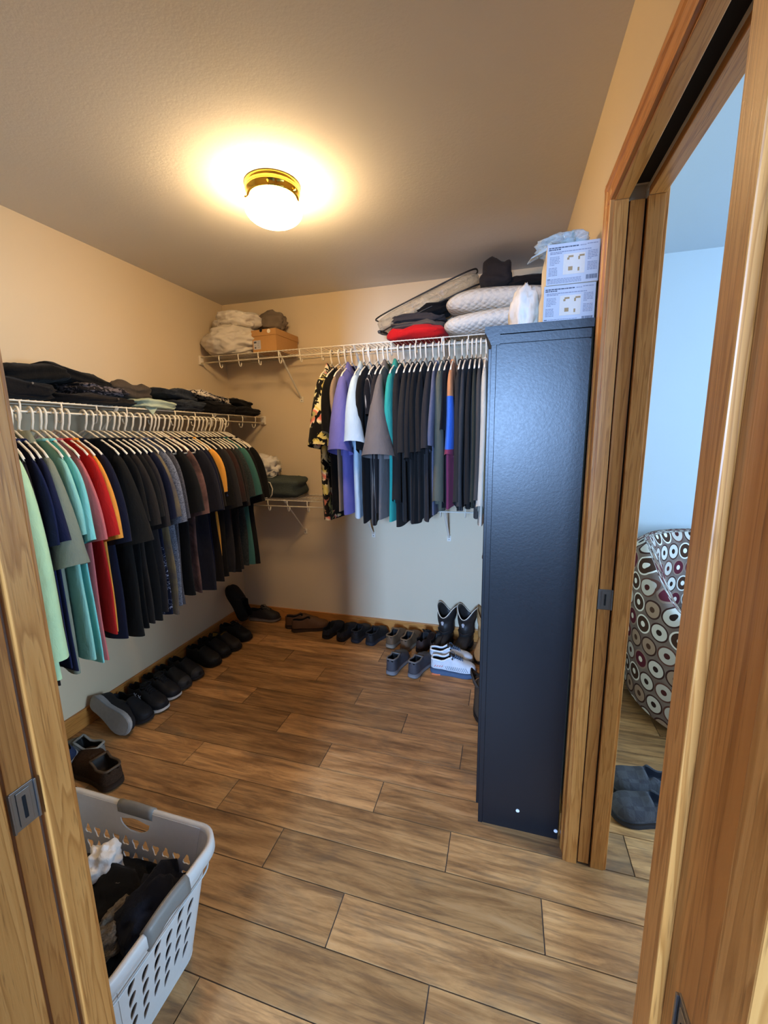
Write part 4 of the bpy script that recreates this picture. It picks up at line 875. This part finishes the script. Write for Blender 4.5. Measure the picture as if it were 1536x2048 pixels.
def boot(label, loc, rz, hx='leather', height=0.30, group=None, mat=None, trim=True, name='cowboy_boot'):
    r_ = empty(name, loc, (0, 0, rz), label=label, cat='boot', group=group); mt = mat or M['leather']
    # foot points along +y, heel at y=0
    v = []; N = 24; rows = 13
    for j in range(rows):
        q = j / (rows - 1); cy = 0.062 - 0.014 * q; rx = 0.046 + 0.022 * q; ry = 0.058 + 0.016 * q
        for k in range(N):
            a = 2 * pi * k / N; top = height
            if j == rows - 1: pass
            dip = 0.070 * max(0, abs(sin(a))) ** 2.2 if True else 0
            zt = top - 0.075 * abs(sin(a)) ** 3 + 0.0
            z = 0.10 + (zt - 0.10) * q; wob = 0.004 * sin(11 * q + 2 * a)
            v.append(((rx + wob) * cos(a), cy + (ry + wob) * sin(a), z))
    sh = obj('shaft', pydata('shaft', v, grid_faces(rows, N)), mt, r_, smooth=True)
    so_ = sh.modifiers.new('solid', 'SOLIDIFY'); so_.thickness = 0.004; so_.offset = -1
    # foot
    st = [(0.0, 0.030, 0.085), (0.02, 0.036, 0.105), (0.06, 0.040, 0.118), (0.10, 0.042, 0.115), (0.14, 0.043, 0.092), (0.18, 0.046, 0.074), (0.22, 0.045, 0.060), (0.255, 0.034, 0.050), (0.28, 0.018, 0.040), (0.287, 0.006, 0.032)]
    v = []; n = 16
    for y, w_, h in st:
        for k in range(n):
            a = 2 * pi * k / n; s_ = sin(a); z = 0.022 + (h - 0.022) * (0.5 + 0.5 * (1 if s_ > 0 else -1) * abs(s_) ** 0.8); v.append((w_ * (1 if cos(a) >= 0 else -1) * abs(cos(a)) ** 0.8, y, z))
    f = grid_faces(len(st), n) + [tuple(range(n - 1, -1, -1)), tuple(range((len(st) - 1) * n, len(st) * n))]
    obj('foot', pydata('foot', v, f), mt, r_, smooth=True)
    obj('heel', bx(-0.032, 0.032, 0.0, 0.065, 0.0, 0.034, bev=0.004), m_cached('17120f'), r_)
    lp = [(-w_ * 1.05, y) for y, w_, h in st if y > 0.06] + [(w_ * 1.05, y) for y, w_, h in reversed(st) if y > 0.06]
    nn = len(lp); v = [(x, y, z) for z in (0.006, 0.026) for x, y in lp]
    obj('sole', pydata('sole', v, grid_faces(2, nn) + [tuple(range(nn - 1, -1, -1)), tuple(range(nn, 2 * nn))]), m_cached('1d1612'), r_)
    if trim:
        N2 = 40; pts = []
        for k in range(N2):
            a = 2 * pi * k / N2; pts.append((0.0685 * cos(a), 0.048 + 0.0745 * sin(a), height - 0.075 * abs(sin(a)) ** 3 + 0.001))
        obj('white_piping', tb(pts, 0.0030, 6, closed=True), M['cream'], r_, smooth=True)
        cn = obj('ornament', tube(bmesh.new(), [(0, 0.121, height - 0.108), (0, 0.126, height - 0.108)], 0.0105, 12), M['paper'], r_)
        tube_b = tube(bmesh.new(), [(-0.006, 0.121, height - 0.122), (0.006, 0.121, height - 0.122)], 0.006, 8); obj('ornament', tube_b, M['paper'], r_)
        obj('ankle_strap', tb([(0.050 * cos(a), 0.062 + 0.061 * sin(a), 0.125 + 0.006 * sin(3 * a)) for a in [2 * pi * k / 24 for k in range(24)]], 0.006, 6, closed=True), m_cached('1b1817'), r_, smooth=True)
    return r_
boot('black cowboy boot with white V piping, left one of the pair', (-0.345, 2.80, 0), W_(163), group='black cowboy boots')
boot('black cowboy boot with white V piping, right one of the pair', (-0.205, 2.80, 0), W_(163), group='black cowboy boots')
boot('tan boot standing half hidden behind the cabinet edge', (-0.085, 2.815, 0), W_(172), mat=m_cached('b08d60'), trim=False, name='ankle_boot', height=.30)
boot('dark brown boot standing at the front of the cabinet', (-0.09, 2.235, 0), W_(185), mat=m_cached('3b332b'), trim=False, name='ankle_boot', height=.17)

# along the left wall
shoe('work_boot', 'black shoe tipped up against the left wall near the far corner', (-1.86, 2.52, 0.105), 0, L=.30, W=.115, up='141314', sole='171616', heel=.07, tilt=(W_(52), W_(8), W_(75)))
shoe('dress_shoe', 'black shoe with metal eyelets in front of the tipped one', (-2.035, 2.475, 0), W_(-95), up='171516', sole='111011', laces='2a2726', L=.28)
shoe('dress_shoe', 'dark shoe with a tan insole in the left wall row', (-2.03, 2.345, 0), W_(-98), up='241e1a', sole='181513', lining='a58334', heel=.05, L=.285, open_to=.5)
shoe('black_shoe', 'black shoe nearer the wall corner of the far black pair', (-2.035, 2.245, 0), W_(-97), up='131213', sole='0f0f0f', L=.27, W=.11, group='far black pair')
shoe('black_shoe', 'black shoe in front, second of the far black pair', (-2.035, 2.135, 0), W_(-98), up='121112', sole='0f0f0f', L=.28, W=.11, group='far black pair')
shoe('black_shoe', 'black shoe with grey toe, farther of the middle pair', (-2.035, 1.97, 0), W_(-97), up='151416', sole='2b2a2b', toecap='2d2c2e', L=.27, group='middle black pair')
shoe('black_shoe', 'black shoe with grey toe, nearer of the middle pair', (-2.04, 1.87, 0), W_(-98), up='141315', sole='2b2a2b', toecap='2d2c2e', L=.275, group='middle black pair')
s1 = shoe('athletic_shoe', 'black athletic shoe with white sole, farther one of its pair', (-2.04, 1.775, 0), W_(-98), up='14141a', sole='15151a', mid='cfc8c0', L=.285, sole_h=.026, laces='17171c', group='black athletic shoes')
s2 = shoe('athletic_shoe', 'black athletic shoe with white sole and small grey emblem, nearer one', (-2.035, 1.675, 0), W_(-100), up='15151b', sole='15151a', mid='d6cfc6', L=.30, sole_h=.028, laces='17171c', group='black athletic shoes')
for x_, y_ in ((0.040, 0.11), (0.043, 0.15)):
    bm_ = bmesh.new()
    tube(bm_, [(x_ , y_ - 0.010, 0.080), (x_ + .001, y_ - 0.003, 0.073), (x_ + .001, y_ + 0.003, 0.073), (x_, y_ + 0.010, 0.080)], 0.002, 5); tube(bm_, [(x_ + .002, y_ - 0.010, 0.063), (x_ + .001, y_ - 0.003, 0.070), (x_ + .001, y_ + 0.003, 0.070), (x_ + .002, y_ + 0.010, 0.063)], 0.002, 5)
    obj('emblem', bm_, m_cached('a8a8ae'), s2)
shoe('canvas_shoe', 'dark shoe lying on its side with its grey sole facing the doorway', (-2.03, 1.435, 0.145), 0, up='1d1e22', sole='8c8a88', mid='9c9a98', L=.295, tilt=aim((.93, -.14, -.33), (.30, -.95, .12)))
shoe('canvas_shoe', 'black shoe standing beside the one lying on its side', (-2.04, 1.575, 0), W_(-99), up='191a1f', sole='222226', L=.29)
shoe('slip_on_sneaker', 'grey slip-on sneaker with a white sole behind the basket', (-1.735, 1.255, 0), W_(100), up='6f6c66', sole='8d8a84', mid='d3cfc7', L=.265, collar='8a857c', heel=.058)
shoe('slip_on_sneaker', 'navy slip-on sneaker with a white sole leaning on the grey one', (-1.80, 1.185, 0.045), 0, up='27304a', sole='c8ccd4', mid='c9ced8', L=.265, tilt=(W_(0), W_(-22), W_(98)))
shoe('fuzzy_slipper', 'brown fuzzy slipper on the floor just behind the laundry basket', (-1.545, 1.15, 0), W_(76), L=.30, W=.135, up='4a3729', kind='fuzzy', hex2='2c1f17', sole='2a1d14', heel=.066, instep=.082, toe=.055, open_to=.42, collar='4a3a2c', cat='slipper', lining='1d130d', group=None)
shoe('fuzzy_slipper', 'second brown fuzzy slipper, mostly hidden by the basket', (-1.60, 1.01, 0), W_(80), L=.30, W=.13, up='463427', kind='fuzzy', hex2='2c1f17', sole='2a1d14', heel=.05, instep=.085, toe=.055, cat='slipper', lining='1d130d')
# bedroom floor
shoe('plaid_slipper', 'grey plaid slipper beyond the right doorway, nearer one', (0.715, 1.605, 0), W_(97), L=.285, W=.125, up='47474b', kind='plaid', hex2='3e3e43', sole='23262d', heel=.05, instep=.075, toe=.05, cat='slipper', lining='0d1220', group='grey plaid slippers')
shoe('plaid_slipper', 'grey plaid slipper beyond the right doorway, farther one', (0.735, 1.735, 0), W_(95), L=.285, W=.125, up='47474b', kind='plaid', hex2='3e3e43', sole='23262d', heel=.05, instep=.075, toe=.05, cat='slipper', lining='0d1220', group='grey plaid slippers')

# ------------------------------------------------------------------ laundry basket
BKX0, BKX1, BKY0, BKY1, BKH = -1.362, -0.742, 0.425, 0.845, 0.36
bcx, bcy = (BKX0 + BKX1) / 2, (BKY0 + BKY1) / 2
bk = empty('laundry_basket', (bcx, bcy, 0), label='white plastic laundry basket with grey grips full of dark clothes', cat='basket')
HXT, HYT, HXB, HYB, CRN = (BKX1 - BKX0) / 2 - .018, (BKY1 - BKY0) / 2 - .018, 0.235, 0.152, 0.055
def wall_panel(width, holes, hgt, grip=True):
    cu_ = bpy.data.curves.new('p', 'CURVE'); cu_.dimensions = '2D'; cu_.fill_mode = 'BOTH'; cu_.extrude = 0.0015
    def poly(pts):
        s = cu_.splines.new('POLY'); s.points.add(len(pts) - 1); s.use_cyclic_u = True
        for q, (x, y) in zip(s.points, pts): q.co = (x, y, 0, 1)
    w2 = width / 2; poly([(-w2, 0)] + [(-w2 + width * i / 12, 0) for i in range(1, 13)] + [(w2, hgt)] + [(w2 - width * i / 12, hgt) for i in range(1, 13)])
    for h in holes: poly(h)
    o = bpy.data.objects.new('p', cu_); C.objects.link(o); dg = bpy.context.evaluated_depsgraph_get(); me = bpy.data.meshes.new_from_object(o.evaluated_get(dg)); bpy.data.objects.remove(o); bpy.data.curves.remove(cu_); return me
def tri_hole(x, y, s, up):
    pts = []
    for k in range(15):
        a = 2 * pi * k / 15 + (pi / 2 if up else -pi / 2); r = s * (0.80 + 0.22 * cos(3 * (a - (pi / 2 if up else -pi / 2)))); pts.append((x + r * cos(a) * 0.95, y + r * sin(a) * 1.1))
    return pts
def drop_hole(x, y, s, up):
    pts = []
    for k in range(16):
        a = 2 * pi * k / 16; r = s; yy = sin(a); xx = cos(a) * (0.52 - 0.36 * yy * (-1 if up else 1)); pts.append((x + r * xx * 1.1 + r * yy * 0.45, y + r * yy * 1.35))
    return pts
def grip_hole(wd, top):
    n_ = 10; up_ = [(wd * (i / n_ - 0.5), top - 0.004 * cos(2 * pi * i / n_ * 1.0)) for i in range(n_ + 1)]
    dn = [(wd / 2 * cos(a), top - 0.006 + 0.034 * sin(a)) for a in [-pi * i / 10 for i in range(1, 10)]]
    return up_ + dn
PH = BKH - 0.012
def add_panel(width_t, width_b, kind, along):
    holes = []
    if kind == 'long':
        for r_ in range(5):
            for i in range(11): holes.append(tri_hole(-0.205 + 0.041 * i, 0.238 - 0.047 * r_, 0.0165, (i + r_) % 2 == 0))
    else:
        for r_ in range(4):
            for i in range(6): holes.append(drop_hole(-0.105 + 0.042 * i, 0.232 - 0.046 * r_ - (0.022 if i % 2 else 0), 0.0150, True))
    holes.append(grip_hole(0.115, PH - 0.034))
    me = wall_panel(width_t, holes, PH); bm = bmesh.new(); bm.from_mesh(me); bpy.data.meshes.remove(me)
    return bm
walls = bmesh.new()
for (dirx, diry, kind, half_t, half_b, span_t, span_b) in ((0, 1, 'long', HYT, HYB, 2 * (HXT - CRN), 2 * (HXB - CRN)), (0, -1, 'long', HYT, HYB, 2 * (HXT - CRN), 2 * (HXB - CRN)), (1, 0, 'short', HXT, HXB, 2 * (HYT - CRN), 2 * (HYB - CRN)), (-1, 0, 'short', HXT, HXB, 2 * (HYT - CRN), 2 * (HYB - CRN))):
    bm = add_panel(span_t, span_b, kind, dirx)
    for q in bm.verts:
        s = q.co.y / PH; f_ = (span_b + (span_t - span_b) * s) / span_t; off = half_b + (half_t - half_b) * s + q.co.z; a = q.co.x * f_
        q.co = Vector((a, diry * off, q.co.y + 0.006)) if dirx == 0 else Vector((dirx * off, a, q.co.y + 0.006))
    me = bpy.data.meshes.new('t'); bm.to_mesh(me); bm.free(); walls.from_mesh(me); bpy.data.meshes.remove(me)
for sx in (-1, 1):
    for sy in (-1, 1):
        v = []; n_ = 8; rows = 5
        for j in range(rows):
            s = j / (rows - 1); hx, hy = HXB + (HXT - HXB) * s, HYB + (HYT - HYB) * s
            for k in range(n_ + 1):
                a = (pi / 2) * k / n_; v.append((sx * (hx - CRN + CRN * cos(a)), sy * (hy - CRN + CRN * sin(a)), 0.006 + PH * s))
        me = pydata('c', v, grid_faces(rows, n_ + 1, closed=False)); walls.from_mesh(me); bpy.data.meshes.remove(me)
bmesh.ops.recalc_face_normals(walls, faces=walls.faces)
obj('basket_walls', walls, M['plastic'], bk)
def rrect(hx, hy, c, z, n_=8):
    pts = []
    for sx, sy, a0 in ((1, 1, 0), (-1, 1, 90), (-1, -1, 180), (1, -1, 270)):
        for k in range(n_ + 1):
            a = radians(a0 + 90 * k / n_); pts.append((sx * (hx - c) + c * cos(a), sy * (hy - c) + c * sin(a), z))
    return pts
fr = rrect(HXB, HYB, CRN, 0.0); fn = len(fr); obj('basket_floor', pydata('bf', fr + [(x, y, 0.008) for x, y, _ in fr], grid_faces(2, fn) + [tuple(range(fn - 1, -1, -1)), tuple(range(fn, 2 * fn))]), M['plastic'], bk)
rings = [rrect(HXT - 0.002, HYT - 0.002, CRN, BKH - 0.026), rrect(HXT, HYT, CRN, BKH - 0.004), rrect(HXT + 0.008, HYT + 0.008, CRN + .008, BKH + 0.002), rrect(HXT + 0.016, HYT + 0.016, CRN + .016, BKH - 0.004), rrect(HXT + 0.018, HYT + 0.018, CRN + .018, BKH - 0.034), rrect(HXT + 0.015, HYT + 0.015, CRN + .015, BKH - 0.036)]
v = [p for r_ in rings for p in r_]; obj('rim', pydata('rim', v, grid_faces(6, len(rings[0]))), M['plastic'], bk, smooth=True)
obj('rib', tb(rrect(HXT - 0.004, HYT - 0.004, CRN, BKH - 0.085), 0.0025, 6, closed=True), M['plastic'], bk, smooth=True)
for (ax, sg) in (('x', 1), ('x', -1), ('y', 1), ('y', -1)):
    pr = [(-0.004, -0.040), (-0.004, -0.004), (0.002, 0.004), (0.010, 0.005), (0.018, -0.002), (0.0205, -0.030), (0.018, -0.040)]
    v = []; n_ = len(pr)
    for i in range(9):
        s = -0.066 + 0.132 * i / 8; dz = 0.006 * sin(pi * i / 8)
        for k, (o_, z) in enumerate(pr):
            base_ = (HXT if ax == 'x' else HYT) + o_; zz = BKH + z + (dz if k in (2, 3) else 0) - (0.006 * cos(2 * pi * i / 8) if k in (0, 5, 6) else 0)
            v.append((sg * base_, s, zz) if ax == 'x' else (s, sg * base_, zz))
    obj('grip', pydata('grip', v, grid_faces(9, n_) + [tuple(range(n_ - 1, -1, -1)), tuple(range(8 * n_, 9 * n_))]), M['grip'], bk, smooth=True)
LG = 'clothes in the laundry basket'
def laundry(nm, label, hx, x, y, z, size, seed, kind='plain', hex2=None, cat='clothes', rz=0.0, rough=.3):
    lump(nm, label, cat, F(hx, kind, hex2), (x, y, z + 0.035), size, seed, rough, 2.2, rz=rz, group=LG, flat=.6, crease=.16)
laundry('black_shirt', 'black shirt heaped at the far side of the laundry basket', '0f0f11', -1.03, 0.705, 0.10, (0.40, 0.19, 0.135), 51)
laundry('black_shirt', 'black shirt bunched at the left side of the laundry basket', '131214', -1.16, 0.60, 0.06, (0.26, 0.26, 0.15), 52)
laundry('navy_sweatshirt', 'dark navy sweatshirt by the right grip in the basket', '141722', -0.880, 0.70, 0.09, (0.18, 0.23, 0.165), 53, cat='sweatshirt')
laundry('charcoal_shirt', 'black bunched shirt low in the middle of the basket', '111113', -1.00, 0.60, 0.07, (0.26, 0.22, 0.135), 54)
laundry('maroon_shirt', 'dark maroon shirt showing at the bottom of the basket front', '2c1210', -0.99, 0.50, 0.04, (0.30, 0.10, 0.13), 55)
laundry('white_cloth', 'white crumpled undershirt on top of the laundry', 'dcd8d5', -1.082, 0.735, 0.185, (0.10, 0.11, 0.09), 56, cat='cloth', rough=.4, rz=.4)
laundry('grey_sock', 'grey sock beside the white undershirt', '77706a', -0.995, 0.70, 0.19, (0.085, 0.05, 0.035), 57, 'heather', '55504c', 'sock', .4, .25)
laundry('grey_sock', 'upper ribbed taupe sock near the right grip in basket', '71685c', -0.935, 0.655, 0.195, (0.045, 0.095, 0.038), 58, 'heather', '4f483f', 'sock', -.3, .25)
laundry('grey_sock', 'lower ribbed taupe sock crumpled in the basket', '6b6258', -0.925, 0.605, 0.165, (0.085, 0.10, 0.055), 59, 'heather', '453f38', 'sock', -.3, .25)
laundry('cream_sock', 'cream sock near the front of the laundry basket', 'b9aa94', -0.925, 0.54, 0.155, (0.08, 0.06, 0.06), 60, cat='sock')

# ------------------------------------------------------------------ bedroom chair with circle upholstery
ch = empty('swivel_chair', (1.10, 2.36, 0), (0, 0, radians(18)), label='rounded swivel armchair in brown and white circle fabric beyond the doorway', cat='chair')
def uvmesh(nm, v, f, uv):
    me = pydata(nm, v, f); lay = me.uv_layers.new(name='UVMap')
    for lp in me.loops: lay.data[lp.index].uv = uv[lp.vertex_index]
    return me
CS = 10.5
v = []; uv = []; N = 48; Rr = 0.42
def ctop(a):   # a = 0 at the front (-y); pi at the back
    b = abs(a) / pi; s_ = min(1, max(0, (b - 0.34) / 0.28)); s_ = s_ * s_ * (3 - 2 * s_); return 0.62 + 0.29 * s_
angs = [radians(-140 + 280 * k / (N - 1)) for k in range(N)]
prof_ = [(1.0, 0.10, 0), (1.03, 0.35, 0), (1.05, 0.6, 0), (1.05, 0.90, 0), (1.02, 0.97, 0), (0.94, 1.0, 0), (0.86, 0.985, 0), (0.80, 0.93, 0), (0.77, 0.8, 0), (0.76, 0.45, 0)]
for (rr, hq, _) in prof_:
    for a0 in angs:
        a = a0; th = a + pi / 2; tp = ctop(pi - abs(a)) if False else ctop(pi - abs(abs(a) - 0) ) if False else None
        # a0 measured from the back (+y): back is a0 = 0
        h = ctop(pi - abs(a0)); r = Rr * rr; v.append((r * sin(a0), r * cos(a0), h * hq)); uv.append((a0 * Rr * CS, (h * hq + (rr < .9) * .3) * CS))
obj('backrest', uvmesh('chair_back', v, grid_faces(len(prof_), N, closed=False), uv), M['circles'], ch, smooth=True)
v = []; uv = []; n_ = 32
for (rr, z) in ((0.30, 0.10), (0.335, 0.12), (0.345, 0.30), (0.345, 0.40), (0.33, 0.465), (0.28, 0.485), (0.15, 0.49), (0.001, 0.49)):
    for k in range(n_):
        a = 2 * pi * k / n_; x, y = rr * sin(a), rr * cos(a); y = y - 0.08 if y < 0 else y; v.append((x, y, z)); uv.append((a * 0.35 * CS, (z + (0.35 - rr)) * CS))
obj('seat', uvmesh('chair_seat', v, grid_faces(8, n_), uv), M['circles'], ch, smooth=True)
obj('swivel_base', lathe([(0.0, 0.0), (0.30, 0.0), (0.31, 0.02), (0.30, 0.05), (0.10, 0.07), (0.08, 0.12)], 32), m_cached('1d1714'), ch)
